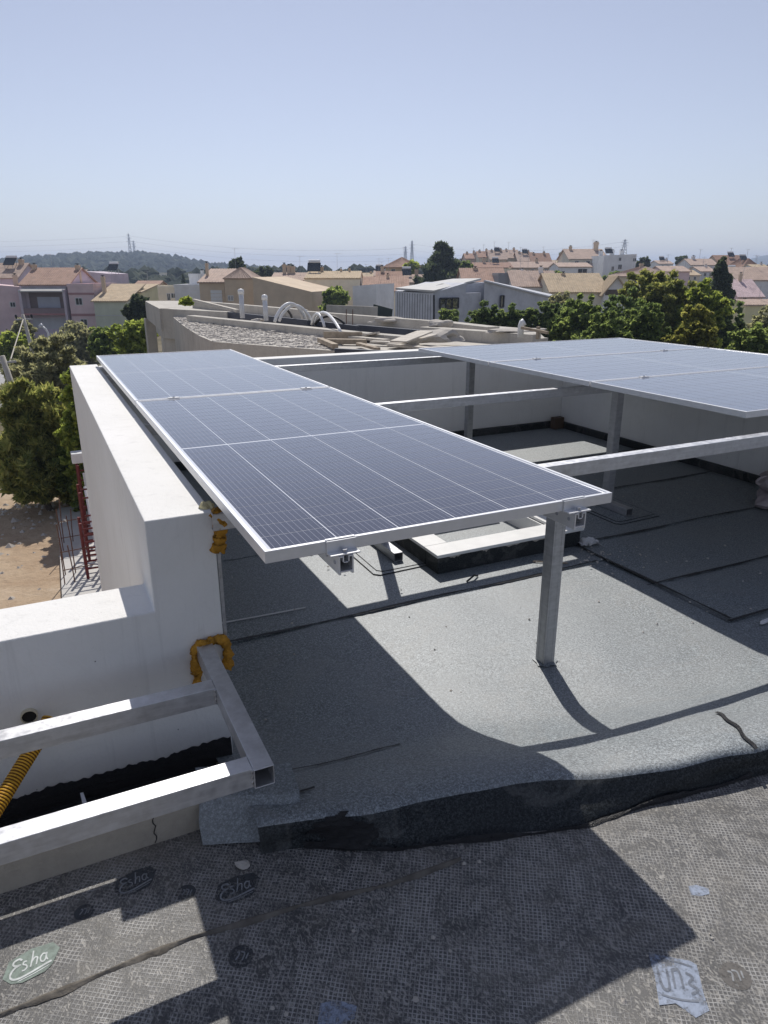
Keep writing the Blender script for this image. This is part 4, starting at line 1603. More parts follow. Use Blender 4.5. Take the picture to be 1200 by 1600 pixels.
TERRA, SALMON, TAN, BROWN = (0.41, 0.265, 0.20), (0.46, 0.345, 0.28), (0.50, 0.39, 0.26), (0.33, 0.20, 0.145)
LILAC, CREAM, BEIGE, WHITE, GREEN, GREYW, YELLOW, PINK = (0.50, 0.43, 0.47), (0.62, 0.57, 0.46), (0.52, 0.42, 0.31), (0.70, 0.69, 0.68), (0.45, 0.47, 0.38), (0.45, 0.45, 0.46), (0.68, 0.58, 0.36), (0.60, 0.46, 0.46)


def slope(mb, p0, p1, q0, q1, rib=0.30, amp=0.05, th=0.14):
    """ribbed tile slope: eave p0->p1, ridge q0->q1"""
    p0, p1, q0, q1 = map(Vector, (p0, p1, q0, q1))
    nrm = (p1 - p0).cross(q0 - p0).normalized()
    if nrm.z < 0:
        nrm = -nrm
    n = max(4, min(90, int((p1 - p0).length / rib) * 2))
    vs = []
    for i in range(n + 1):
        t = i / n
        o = nrm * (amp if i % 2 else 0.0)
        vs += [p0.lerp(p1, t) + o, q0.lerp(q1, t) + o]
    m = len(vs)
    vs += [p0 - nrm * th, p1 - nrm * th, q1 - nrm * th, q0 - nrm * th]
    fs = [(2 * i, 2 * i + 2, 2 * i + 3, 2 * i + 1) for i in range(n)]
    fs.append((m, m + 3, m + 2, m + 1))
    fs.append(tuple([2 * i for i in range(n + 1)][::-1]) + (m, m + 1))
    fs.append(tuple(2 * i + 1 for i in range(n + 1)) + (m + 2, m + 3))
    fs += [(0, 1, m + 3, m), (2 * n, m + 1, m + 2, 2 * n + 1)]
    mb.add(vs, fs)


def house(name, label, u0, u1, v_top, D, depth, wall, roof=None, rcol=TERRA, rise=1.2, over=0.35, D1=None, wins=(), chim=(), tanks=(), v_base=None, v_top1=None, cat='house', extra=None, door=(), bands=()):
    D1 = D1 or D
    A = at(u0, v_top, D)
    B = at(u1, v_top1 if v_top1 is not None else v_top, D1)
    ex = np.array([B[0] - A[0], B[1] - A[1], 0.0])
    Wd = float(np.linalg.norm(ex))
    ex /= Wd
    ey = np.array([-ex[1], ex[0], 0.0])
    rz = math.atan2(ex[1], ex[0])
    gz = min(ground_z(A[0], A[1]), ground_z(B[0], B[1])) - 0.3
    if v_base is not None:
        gz = min(gz, at((u0 + u1) / 2, v_base, D)[2])
    t = thing(name, label, cat, (A[0], A[1], gz), rz)
    H0, H1 = A[2] - gz, B[2] - gz
    if v_top1 is None:
        H1 = H0 = (H0 + H1) / 2
    mb = MB()
    gab = roof in ('gy',)
    if roof == 'slant':                       # sloping parapet top
        mb.prism([(0, 0), (Wd, 0), (Wd, depth), (0, depth)], 0, [H0, H1, H1, H0])
    elif roof == 'gy':
        vs = [(0, 0, 0), (Wd, 0, 0), (Wd, 0, H1), (Wd / 2, 0, (H0 + H1) / 2 + rise), (0, 0, H0)]
        vs += [(a, depth, b) for a, _, b in vs]
        mb.add(vs, [(0, 1, 2, 3, 4), (9, 8, 7, 6, 5), (0, 5, 6, 1), (1, 6, 7, 2), (2, 7, 8, 3), (3, 8, 9, 4), (4, 9, 5, 0)])
    elif roof == 'gx':
        h = depth / 2
        vs = []
        for x in (0, Wd):
            vs += [(x, 0, 0), (x, depth, 0), (x, depth, H0), (x, h, H0 + rise), (x, 0, H0)]
        mb.add(vs, [(4, 3, 2, 1, 0), (5, 6, 7, 8, 9), (0, 1, 6, 5), (1, 2, 7, 6), (2, 3, 8, 7), (3, 4, 9, 8), (4, 0, 5, 9)])
    else:
        mb.box(0, Wd, 0, depth, 0, H0)
    mb.build('wall', wallmat(wall), t)
    rm = roofmat(rcol)
    o = over
    e = 0.05
    if roof == 'gx':
        h = depth / 2
        s = rise / h
        mb = MB()
        slope(mb, (-o, -o, H0 - o * s + e), (Wd + o, -o, H0 - o * s + e), (-o, h, H0 + rise + e), (Wd + o, h, H0 + rise + e))
        slope(mb, (-o, depth + o, H0 - o * s + e), (Wd + o, depth + o, H0 - o * s + e), (-o, h, H0 + rise + e), (Wd + o, h, H0 + rise + e))
        mb.build('roof', rm, t)
    elif roof == 'gy':
        mb = MB()
        h = Wd / 2
        s = rise / h
        slope(mb, (-o, depth + o, H0 - o * s + e), (-o, -o, H0 - o * s + e), (h, depth + o, H0 + rise + e), (h, -o, H0 + rise + e))
        slope(mb, (Wd + o, -o, H0 - o * s + e), (Wd + o, depth + o, H0 - o * s + e), (h, -o, H0 + rise + e), (h, depth + o, H0 + rise + e))
        mb.build('roof', rm, t)
    elif roof == 'hip':
        mb = MB()
        k = min(Wd, depth) / 2
        a, b = (k, Wd - k) if Wd > depth else (Wd / 2 - 0.01, Wd / 2 + 0.01)
        c, d = (depth / 2, depth / 2) if Wd >= depth else (k, depth - k)
        z0, z1 = H0 - 0.05, H0 + rise
        slope(mb, (-o, -o, z0), (Wd + o, -o, z0), (a, c, z1), (b, c, z1))
        slope(mb, (Wd + o, -o, z0), (Wd + o, depth + o, z0), (b, c, z1), (b, d, z1))
        slope(mb, (Wd + o, depth + o, z0), (-o, depth + o, z0), (b, d, z1), (a, d, z1))
        slope(mb, (-o, depth + o, z0), (-o, -o, z0), (a, d, z1), (a, c, z1))
        mb.build('roof', rm, t)
    elif roof == 'shed':
        mb = MB()
        s = rise / depth
        slope(mb, (-o, -o, H0 - o * s + e), (Wd + o, -o, H0 - o * s + e), (-o, depth, H0 + rise), (Wd + o, depth, H0 + rise))
        mb.build('roof', rm, t)
        mb = MB()
        mb.prism([(0, 0.02), (Wd, 0.02), (Wd, depth), (0, depth)], H0 - 0.02, [H0 - 0.1, H0 - 0.1, H0 + rise - 0.2, H0 + rise - 0.2])
        mb.build('upper_wall', wallmat(wall), t)
    elif roof == 'flat':
        mb = MB()
        for bx in ((-0.06, Wd + 0.06, -0.06, 0.14), (-0.06, Wd + 0.06, depth - 0.14, depth + 0.06), (-0.06, 0.14, 0.14, depth - 0.14), (Wd - 0.14, Wd + 0.06, 0.14, depth - 0.14)):
            mb.box(bx[0], bx[1], bx[2], bx[3], H0 - 0.1, H0 + 0.3)
        mb.build('roof_parapet', wallmat(wall), t)
    Hm = (H0 + H1) / 2
    for (f, v, wpx, hpx) in wins:              # window: fraction along, pixel row, size in pixels
        Dl = D + (D1 - D) * f
        z = at((u0 + u1) / 2, v, Dl)[2] - gz
        ww, hh = wpx * Dl / F_PX / 2, hpx * Dl / F_PX / 2
        x = f * Wd
        mb = MB()
        tf = 0.09
        mb.box(x - ww - tf, x + ww + tf, -0.05, 0.03, z - hh - tf, z - hh)
        mb.box(x - ww - tf, x + ww + tf, -0.05, 0.03, z + hh, z + hh + tf)
        mb.box(x - ww - tf, x - ww, -0.05, 0.03, z - hh, z + hh)
        mb.box(x + ww, x + ww + tf, -0.05, 0.03, z - hh, z + hh)
        mb.box(x - 0.03, x + 0.03, -0.04, 0.02, z - hh, z + hh)
        wo = mb.build('window', MT['frame_w'], t)
        mb = MB()
        mb.box(x - ww, x - 0.03, -0.012, 0.01, z - hh, z + hh)
        mb.box(x + 0.03, x + ww, -0.012, 0.01, z - hh, z + hh)
        mb.build('pane', MT['glass'], wo)
    for (f, v, wpx, hpx) in door:              # shutter or garage door
        Dl = D + (D1 - D) * f
        z = at((u0 + u1) / 2, v, Dl)[2] - gz
        ww, hh = wpx * Dl / F_PX / 2, hpx * Dl / F_PX / 2
        mb = MB()
        x = f * Wd
        k = max(3, int(hh * 2 / 0.35))
        for i in range(k):
            a = z - hh + 2 * hh * i / k
            mb.box(x - ww, x + ww, -0.05, 0.01, a, a + 2 * hh / k - 0.03)
        mb.build('shutter', MT['white'], t)
    for (v, hpx, col) in bands:
        z = at((u0 + u1) / 2, v, D)[2] - gz
        hh = hpx * D / F_PX / 2
        mb = MB()
        mb.box(-0.04, Wd + 0.04, -0.05, 0.05, z - hh, z + hh)
        mb.build('string_course', wallmat(col), t)
    rise_ = rise if roof in ('gx', 'gy', 'hip', 'shed') else 0.2
    for (f, hpx, wpx) in chim:
        x = f * Wd
        w2 = wpx * D / F_PX / 2
        hh = hpx * D / F_PX
        y = depth * 0.45
        mb = MB()
        mb.box(x - w2, x + w2, y - w2, y + w2, Hm - 0.3, Hm + rise_ * 0.8 + hh)
        mb.box(x - w2 * 1.25, x + w2 * 1.25, y - w2 * 1.25, y + w2 * 1.25, Hm + rise_ * 0.8 + hh * 0.75, Hm + rise_ * 0.8 + hh * 0.85)
        ch = mb.build('chimney', wallmat(BEIGE if wall != WHITE else wall), t)
        mb = MB()
        mb.box(x - w2 * 0.8, x + w2 * 0.8, y - w2 * 0.8, y + w2 * 0.8, Hm + rise_ * 0.8 + hh + 0.12, Hm + rise_ * 0.8 + hh + 0.2)
        mb.tube([(x, y, Hm + rise_ * 0.8 + hh - 0.1), (x, y, Hm + rise_ * 0.8 + hh + 0.14)], w2 * 0.4, 6)
        mb.build('chimney_cap', MT['black'], ch)
    for f in tanks:                            # solar water heater
        x = f * Wd
        y = depth * 0.4
        zb = Hm + rise_ * 0.75
        mb = MB()
        mb.bar((x, y - 1.3, zb + 0.25), (x, y - 0.1, zb + 1.25), 1.7, 0.08)
        hc = mb.build('solar_collector', MT['glass'], t)
        mb = MB()
        mb.tube([(x - 0.75, y + 0.1, zb + 1.4), (x + 0.75, y + 0.1, zb + 1.4)], 0.27, 10)
        mb.build('water_tank', MT['white'], hc)
        mb = MB()
        for sx_ in (-0.6, 0.6):
            mb.bar((x + sx_, y + 0.1, zb - 0.4), (x + sx_, y + 0.1, zb + 1.2), 0.06, 0.06, (1, 0, 0))
            mb.bar((x + sx_, y - 1.2, zb - 0.4), (x + sx_, y - 1.2, zb + 0.3), 0.06, 0.06, (1, 0, 0))
        mb.build('heater_stand', MT['galv_dull'], hc)
    if roof in ('gx', 'hip') and D < 240:      # television aerial on the ridge
        x, y = Wd * random.uniform(0.2, 0.8), depth * 0.5
        zr = Hm + rise_ * 0.9
        th = D / F_PX * 0.22
        mb = MB()
        hh = random.uniform(1.6, 2.8)
        mb.tube([(x, y, zr - 0.3), (x, y, zr + hh)], th, 4)
        for k in range(4):
            l_ = 0.5 - k * 0.08
            mb.tube([(x + 0.25 * k - 0.3, y - l_, zr + hh - 0.1), (x + 0.25 * k - 0.3, y + l_, zr + hh - 0.1)], th * 0.7, 4)
        mb.tube([(x - 0.4, y, zr + hh - 0.1), (x + 0.6, y, zr + hh - 0.1)], th * 0.7, 4)
        mb.build('aerial', MT['galv_dull'], t)
    if extra:
        extra(t, Wd, H0, gz, D)
    return t


def z_at(u, v, D, gz):
    return at(u, v, D)[2] - gz


def loggia(t, Wd, H0, gz, D):
    """balcony opening as a flat dark panel, awning, lower floor"""
    z = lambda v: z_at(70, v, D, gz)
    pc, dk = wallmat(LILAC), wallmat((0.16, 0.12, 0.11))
    mb = MB()
    mb.box(0.4, Wd - 0.2, -1.3, -0.02, z(490) - 0.15, z(490) + 0.1)
    bal = mb.build('balcony', wallmat((0.34, 0.17, 0.17)), t)
    mb = MB()
    mb.box(0.5, Wd - 0.3, -1.28, -1.22, z(490) + 0.1, z(481))
    mb.build('railing', wallmat((0.23, 0.17, 0.17)), bal)
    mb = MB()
    mb.box(0.9, Wd - 0.5, -0.035, -0.01, z(489), z(456))  # flat panel: shade of the opening painted as a dark colour
    mb.build('recess_shade_panel', dk, t)
    mb = MB()
    mb.box(2.0, Wd - 1.4, -0.06, -0.037, z(481), z(464))
    mb.build('balcony_door', wallmat((0.36, 0.37, 0.42)), t)
    mb = MB()
    mb.add([(0.2, -0.05, z(449)), (Wd - 0.1, -0.05, z(449)), (Wd - 0.1, -1.5, z(454)), (0.2, -1.5, z(454)), (0.2, -1.5, z(456)), (Wd - 0.1, -1.5, z(456))],
           [(0, 1, 2, 3), (3, 2, 5, 4)])
    mb.build('awning', wallmat((0.40, 0.39, 0.37)), t)
    MB().box(0.15, 0.5, -1.35, -0.05, z(530), z(452)).build('pier', pc, t)
    MB().box(Wd - 0.35, Wd - 0.05, -1.35, -0.05, z(530), z(452)).build('pier', pc, t)
    mb = MB()
    mb.box(0.9, Wd - 0.5, -0.035, -0.01, z(514), z(497))
    mb.build('ground_floor_awning', wallmat((0.45, 0.45, 0.46)), t)


# ---- left terrace of houses
house('house', 'pale pink house wall with one small window at the far left', -60, 30, 441, 98, 9, PINK, 'slant', v_top1=448, D1=101, wins=((0.83, 476, 6, 6),), chim=((0.95, 12, 7),))
house('house', 'tiled roof house behind the pink wall at the far left', -45, 26, 433, 112, 8, LILAC, 'gx', SALMON, 2.0, tanks=(0.72,), chim=((0.9, 10, 6),))
house('house', 'pink house with a deep shaded balcony under a terracotta roof', 32, 106, 444, 101, 10, LILAC, 'gx', TERRA, 2.1, 0.3, extra=loggia, chim=((0.97, 9, 6), (0.02, 10, 6)), tanks=())
house('house', 'pink tower bay with two small paired windows', 105, 145, 447, 100, 9, PINK, 'flat', wins=((0.38, 471, 9, 9), (0.47, 504, 9, 9)), bands=((459, 3, (0.34, 0.19, 0.19)), (492, 3.5, (0.34, 0.19, 0.19))))
house('house', 'pale green house with a ribbed tan roof', 146, 196, 470, 97, 8, GREEN, 'shed', TAN, 2.0, 0.3, bands=((493, 1, GREYW),), chim=((0.06, 16, 5),))
house('house', 'pale yellow gabled house behind the green one', 193, 219, 456, 102, 8, YELLOW, 'shed', TAN, 0.9, 0.3)
house('house', 'lilac block with satellite dish behind the green house', 131, 172, 424, 128, 9, LILAC, 'slant', v_top1=428, tanks=(0.9,))
house('house', 'low house with an orange tile roof behind the yellow gable', 205, 240, 452, 128, 10, BEIGE, 'gx', TERRA, 1.3)
house('house', 'flat white house with a dark door and window', 238, 274, 450, 118, 9, CREAM, 'flat', wins=((0.68, 464, 4, 9), (0.90, 462, 7, 6)))
house('house', 'white house with a garage shutter and a square stair hood', 272, 312, 448, 108, 8, WHITE, 'flat', door=((0.55, 463, 22, 12), (0.12, 463, 6, 12)))
house('house', 'white stair hood on a roof left of the beige house', 295, 309, 431, 112, 4, WHITE, 'flat', chim=((1.2, 6, 4),))
house('house', 'beige house with a white shutter under a sloping tiled roof', 311, 350, 441, 86, 7, BEIGE, 'shed', SALMON, 1.5, 0.2, door=((0.66, 464, 17, 20),), chim=((0.1, 12, 4),))
house('house', 'beige house with two slit windows under a pyramid roof', 350, 394, 434, 84, 6, BEIGE, 'hip', SALMON, 1.1, 0.15, wins=((0.14, 466, 2, 6), (0.24, 466, 2, 6)))
house('house', 'long blank beige wall sloping down to the right', 394, 487, 433, 82, 9, BEIGE, 'slant', v_top1=456, D1=80, chim=())
house('house', 'house with a row of brick chimneys behind the beige wall', 425, 480, 438, 98, 9, BEIGE, 'gx', SALMON, 0.9, chim=((0.25, 15, 5), (0.38, 13, 5), (0.5, 12, 6)))
house('house', 'cream house with a low tan roof behind the shrub', 476, 562, 435, 92, 12, CREAM, 'gx', TAN, 0.8, 0.1, chim=((0.62, 6, 3), (0.78, 7, 3), (0.25, 9, 5)), tanks=(0.12,))
house('house', 'plain white wall with a terracotta roof edge', 551, 588, 447, 84, 6, WHITE, 'slant', v_top1=444, D1=83)
house('house', 'low house with terracotta roof and a shaded porch', 572, 634, 453, 92, 9, CREAM, 'gx', TERRA, 1.5, 0.5, wins=((0.25, 470, 8, 10), (0.45, 470, 8, 10)), chim=((0.55, 7, 4),))
house('house', 'small lilac gable house behind the porch', 590, 626, 437, 118, 8, LILAC, 'gx', BROWN, 1.2, chim=((0.2, 10, 5),))
house('house', 'two storey house with a wide hipped terracotta roof', 603, 654, 417, 150, 10, BEIGE, 'hip', TERRA, 1.9, 0.8, wins=((0.22, 424, 5, 6), (0.55, 424, 5, 6)), tanks=())
house('house', 'low tiled house below the hipped house', 628, 668, 441, 128, 9, CREAM, 'gx', SALMON, 1.2, 0.3, chim=((0.6, 10, 5),), tanks=(0.2,))
# ---- behind the grey modern house
house('house', 'house with a red tile slope behind the grey house ridge', 724, 790, 440, 112, 9, CREAM, 'gx', TERRA, 1.9, 0.3, chim=((0.35, 5, 6),))
house('house', 'grey cement box behind the grey house', 779, 806, 430, 108, 6, (0.26, 0.26, 0.27), 'flat')
house('house', 'white gabled house with a brown tile slope', 803, 872, 447, 104, 9, WHITE, 'gx', SALMON, 2.0, 0.3, wins=((0.82, 458, 12, 5),), chim=((0.72, 10, 6),))
house('house', 'old tan roofed house with a dark timber gable end', 862, 948, 455, 98, 11, CREAM, 'gx', TAN, 2.2, 0.4, chim=((0.35, 6, 5),))
house('house', 'timber gable end of the tan roofed house', 944, 980, 455, 97, 3, WHITE, 'gy', TAN, 1.9, 0.5, extra=lambda t, Wd, H0, gz, D: MB().prism([(0.15, -0.06), (Wd - 0.15, -0.06), (Wd / 2 + .1, -0.02), (Wd / 2 - .1, -0.02)], H0 - 0.5, H0 + 0.2).build('timber_gable', wallmat((0.10, 0.075, 0.06)), t))
# ---- hill town
row = [(728, 748, 404, 235, 1.6, SALMON), (748, 768, 402, 228, 1.8, CREAM), (766, 792, 405, 222, 2.6, BEIGE), (790, 812, 403, 226, 2.4, CREAM), (810, 836, 408, 220, 2.6, BEIGE), (832, 862, 411, 218, 2.8, SALMON)]
looks = ['leftmost narrow house of the tiled row on the hill', 'second house from the left in the tiled row on the hill', 'third house from the left in the tiled row on the hill',
         'third house from the right in the tiled row on the hill', 'second house from the right in the tiled row on the hill', 'rightmost house of the tiled row on the hill']
for (a, b, v, D, rs_, wc), lb in zip(row, looks):
    house('house', lb, a, b, v, D, 11, wc, 'gx', SALMON if a % 4 else BROWN, rs_, 0.3, chim=((0.2, 3.5, 3), (0.75, 5, 3)), wins=((0.35, v + 9, 3.5, 5), (0.7, v + 9, 3.5, 5)), tanks=(0.5,) if a in (766, 810) else ())
house('house', 'wide beige house below the tiled row on the hill', 800, 872, 418, 190, 10, BEIGE, 'gx', SALMON, 1.4, 0.3, wins=((0.2, 424, 4, 5), (0.45, 424, 4, 5), (0.75, 424, 4, 5)), chim=((0.6, 6, 4),))
house('house', 'beige house at the left foot of the hill row', 742, 800, 418, 186, 10, CREAM, 'gx', BROWN, 1.2, 0.3, chim=((0.3, 8, 4),), tanks=(0.6,), wins=((0.3, 424, 4, 5),))
house('house', 'white block with a shallow tile roof under the big hill houses', 874, 925, 417, 150, 9, WHITE, 'gx', SALMON, 0.8, 0.2, wins=((0.72, 428, 13, 14),))
house('apartment_building', 'tall cream building stepping up the hill with balconies', 890, 948, 404, 182, 12, CREAM, 'gx', SALMON, 2.3, 0.4, chim=((0.15, 7, 4), (0.85, 13, 6)), wins=((0.2, 411, 5, 5), (0.5, 411, 5, 5), (0.78, 411, 5, 5), (0.3, 421, 6, 5), (0.7, 421, 6, 5), (0.5, 432, 6, 5)),
      extra=lambda t, Wd, H0, gz, D: [MB().box(0.2, Wd - 0.2, -1.2, -0.01, z_at(920, v, D, gz) - .1, z_at(920, v, D, gz) + .7).build('balcony', wallmat((0.42, 0.36, 0.33)), t) for v in (416, 427)])
house('apartment_building', 'big plain white block on the hill with a cluttered roof', 944, 995, 399, 172, 12, WHITE, 'slant', v_top1=397, wins=((0.30, 420, 3, 6), (0.52, 417, 5, 6), (0.5, 405, 3, 4), (0.95, 406, 4, 4)), chim=((0.1, 5, 5), (0.45, 6, 6), (0.75, 6, 5)), tanks=(0.3,))
house('house', 'two storey house with salmon hip roof behind the tall trees', 983, 1052, 431, 132, 10, CREAM, 'hip', SALMON, 1.6, 0.7, wins=((0.17, 439, 6, 9), (0.32, 440, 4, 9), (0.5, 439, 6, 9), (0.25, 455, 8, 8)), chim=((0.45, 7, 5),))
house('house', 'pinkish house with white awnings above the tall trees', 1038, 1078, 424, 150, 9, PINK, 'gx', SALMON, 1.0, 0.3, wins=((0.4, 431, 8, 5),))
house('house', 'white house with twin tile roofs on the right skyline', 1080, 1122, 414, 200, 10, WHITE, 'gx', SALMON, 1.6, 0.2, chim=((0.3, 6, 4),))
house('house', 'brownish tile roofs on the right skyline behind the dark conifer', 1126, 1166, 414, 205, 11, BEIGE, 'gx', BROWN, 2.6, 0.3, tanks=(0.6,))
house('house', 'domed brown roof house at the right skyline', 1160, 1190, 419, 190, 10, BEIGE, 'hip', BROWN, 2.4, 0.3, tanks=(0.3,))
house('house', 'long pale house with a salmon roof at the right edge', 1153, 1225, 437, 120, 10, WHITE, 'gx', SALMON, 1.9, 0.3, wins=((0.08, 444, 5, 6), (0.3, 449, 13, 3)))
house('house', 'pink roofed low house right of the dark conifer', 1155, 1192, 463, 105, 9, PINK, 'gx', PINK, 2.2, 0.3, wins=((0.25, 468, 5, 5),), chim=((0.5, 14, 4),))
house('house', 'low yellow wall with a tile edge at the right', 1166, 1212, 476, 92, 5, YELLOW, 'gx', SALMON, 0.5, 0.3)
# small far houses that crowd the skyline
SM = [('small far white house just right of the tall ragged pine', 738, 756, 412, 250, WHITE), ('tiny far cream house left of the tiled row', 716, 732, 414, 270, CREAM), ('small far cream block between the tiled row and the tall cream building', 866, 884, 411, 255, CREAM),
      ('small white house under the tall cream building', 905, 930, 430, 160, WHITE), ('far cream house between the white block and the dark dense tree', 994, 1012, 415, 230, CREAM), ('far white house left of the umbrella pine', 1030, 1052, 412, 240, WHITE),
      ('far cream house under the umbrella pine', 1056, 1082, 417, 215, CREAM), ('white cube house left of the dark conifer', 1096, 1118, 424, 170, WHITE), ('cream cube house left of the dark conifer', 1070, 1094, 430, 160, CREAM),
      ('small beige house right of the dark conifer', 1146, 1166, 428, 160, BEIGE), ('white house at the far right skyline', 1182, 1206, 420, 180, WHITE), ('low white house behind the grey cement box', 806, 826, 432, 130, WHITE),
      ('cream house left of the brown tile slope', 786, 806, 423, 150, CREAM), ('small pale house between the white wall and the hipped house', 585, 604, 431, 160, WHITE), ('low pale house left of the hipped house', 560, 584, 434, 170, CREAM)]
for k, (lb, a, b, v, D, wc) in enumerate(SM):
    fl = k % 3 == 0
    house('house', lb, a, b, v, D, 9, wc, 'flat' if fl else 'gx', SALMON if k % 2 else TAN, 1.0, 0.25, wins=((0.28, v + 5, 3, 4), (0.68, v + 5, 3, 4)), chim=((0.8, 4, 3),), tanks=(0.4,) if k % 4 == 1 else ())
# distant flats
for k, (a, b, v, D) in enumerate(((236, 262, 427, 420), (264, 282, 430, 390), (288, 312, 429, 440), (178, 200, 430, 360), (100, 128, 428, 300), (60, 84, 430, 330), (520, 548, 430, 360), (447, 472, 431, 380))):
    house('apartment_building', ['pale flats at the foot of the wooded hill', 'grey flats right of the pale ones under the hill', 'far white flats left of the beige house', 'far flats behind the lilac block', 'far roof behind the terracotta roof',
                                 'far low roof at the left under the hill', 'far flats behind the cream house', 'far flats behind the brick chimneys'][k], a, b, v, D, 12, GREYW if k % 2 else CREAM, 'flat' if k < 4 else 'gx', SALMON, 1.6, wins=((0.25, v + 4, 3, 2.5), (0.7, v + 4, 3, 2.5)))

# ---- grey modern house
gm = mat_concrete('grey_cladding', (0.60, 0.61, 0.65), 0.12)
gz0 = -8.4
Pl, Pc, Pm, Pm2, Pr = at(622, 452, 70), at(677, 459, 66), at(724, 441, 69), at(756, 438, 70), at(862, 464, 74)
t = thing('modern_house', 'grey modern house with monopitch roofs, wide window and tall glazed door', 'house', (float(Pc[0]), float(Pc[1]), gz0))


def lp(u, v, D):
    p = at(u, v, D)
    return (p[0] - Pc[0], p[1] - Pc[1], p[2] - gz0)


def face_box(u0, u1, vt0, vt1, D0, D1, depth, name, mat, parent):
    a, b = lp(u0, vt0, D0), lp(u1, vt1, D1)
    d = Vector((b[0] - a[0], b[1] - a[1], 0)).normalized()
    n = Vector((-d.y, d.x, 0))
    if n.dot(Vector((HEAD[0], HEAD[1], 0))) < 0:
        n = -n
    q = [(a[0], a[1]), (b[0], b[1]), (b[0] + n.x * depth, b[1] + n.y * depth), (a[0] + n.x * depth, a[1] + n.y * depth)]
    return MB().prism(q, 0, [a[2], b[2], b[2], a[2]]).build(name, mat, parent)


face_box(677, 728, 457.5, 442, 66, 67.5, 7.5, 'wall', gm, t)
q4 = [lp(757, 440, 68), lp(864, 466, 72.5), lp(872, 466, 80), lp(759, 440, 80)]
MB().prism([(p[0], p[1]) for p in q4], 0, [q4[0][2], q4[1][2], q4[1][2], q4[0][2]]).build('wall', gm, t)
face_box(727.5, 757.5, 444, 441, 69.5, 70, 6, 'wall', gm, t)
wl = face_box(621, 677.5, 455, 459, 71, 66.05, 5.5, 'wall', gm, t)
# seams of the cladding on the left face
mb = MB()
a, b = lp(621, 455, 71), lp(677.5, 459, 66.05)
for i in range(15):
    f = i / 14
    x, y = a[0] + (b[0] - a[0]) * f, a[1] + (b[1] - a[1]) * f
    mb.box(x - 0.02, x + 0.02, y - 0.04, y + 0.02, 0, a[2] + (b[2] - a[2]) * f - 0.1)
mb.build('cladding_seam', plain('grey_seam', (0.16, 0.165, 0.18), 0.7), t)
mb = MB()
mb.tube([lp(678, 461, 65.9), lp(678, 520, 65.9)], 0.09, 6)
mb.build('downpipe', MT['frame_d'], t)
# pale roof of the front wing, with a skylight
mb = MB()
e0, e1, e2, e3 = lp(618, 453.5, 71), lp(678, 457.8, 65.8), lp(752, 438.5, 71), lp(707, 439, 76)
vs = [(p[0], p[1], p[2] + dz) for dz in (0.05, 0.22) for p in (e0, e1, e2, e3)]
mb.add(vs, [(3, 2, 1, 0), (4, 5, 6, 7), (0, 1, 5, 4), (1, 2, 6, 5), (2, 3, 7, 6), (3, 0, 4, 7)])
rf = mb.build('roof', plain('pale_sheet_roof', (0.52, 0.51, 0.49), 0.7, 0, 0.08, 1.5), t)
mb = MB()
g0, g1, g2, g3 = lp(673, 452.5, 70.5), lp(681, 453.5, 69.2), lp(694, 450.5, 69.8), lp(687, 449.5, 71)
cen = 0.10
vs = [(p[0], p[1], p[2] + dz) for dz in (0.0, 0.42) for p in (g0, g1, g2, g3)]
mb.add(vs, [(3, 2, 1, 0), (4, 5, 6, 7), (0, 1, 5, 4), (1, 2, 6, 5), (2, 3, 7, 6), (3, 0, 4, 7)])
mb.build('roof_window', MT['frame_d'], rf)
mb = MB()
mb.bar(lp(757, 439, 67.9), lp(864, 465, 72.4), 0.25, 0.12)
mb.build('roof_edge', MT['grey_pipe'], t)


def glazing(u0, u1, v0, v1, D0, D1, cols, rows, name):
    a, b, c = lp(u0, v0, D0), lp(u1, v0, D1), lp(u0, v1, D0)
    d = Vector((b[0] - a[0], b[1] - a[1], 0))
    Wd = d.length
    d.normalize()
    n = Vector((d.y, -d.x, 0))
    zt, zb = a[2], c[2]
    o = Vector((a[0], a[1], 0)) + n * 0.06
    mb = MB()
    for i in range(cols + 1):
        p = o + d * (Wd * i / cols)
        mb.bar((p.x, p.y, zb), (p.x, p.y, zt), 0.10, 0.10, (d.x, d.y, 0))
    for j in range(rows + 1):
        z = zb + (zt - zb) * j / rows
        q0, q1 = o, o + d * Wd
        mb.bar((q0.x, q0.y, z), (q1.x, q1.y, z), 0.10, 0.10)
    w = mb.build(name, MT['frame_d'], t)
    for i in range(cols):
        for j in range(rows):
            p, q = o + d * (Wd * i / cols) - n * 0.03, o + d * (Wd * (i + 1) / cols) - n * 0.03
            z0, z1 = zb + (zt - zb) * j / rows, zb + (zt - zb) * (j + 1) / rows
            MB().add([(p.x, p.y, z0), (q.x, q.y, z0), (q.x, q.y, z1), (p.x, p.y, z1)], [(0, 1, 2, 3)]).build('pane', m_mirror, w)


m_mirror = plain('reflecting_glass', (0.05, 0.055, 0.05), 0.03, 0.0, 0.1, 1, 1.0)
m_mirror.node_tree.nodes['Principled BSDF'].inputs['IOR'].default_value = 2.2
glazing(687, 716, 466, 482, 66.2, 67.0, 3, 1, 'window')
glazing(730, 749, 465, 496, 69.4, 69.7, 1, 2, 'glazed_door')
glazing(782, 787, 462, 480, 68.9, 69.1, 1, 1, 'window')
a, b = at(870, 485, 60), at(884, 485, 60)
gz = ground_z(a[0], a[1])
tag(MB().box(-0.4, 0.4, -0.25, 0.25, 0, a[2] - gz).build('gate_post', MT['white'], None, 0.03, loc=(a[0], a[1], gz)), 'white garden pier at the end of the grey house', 'pier')
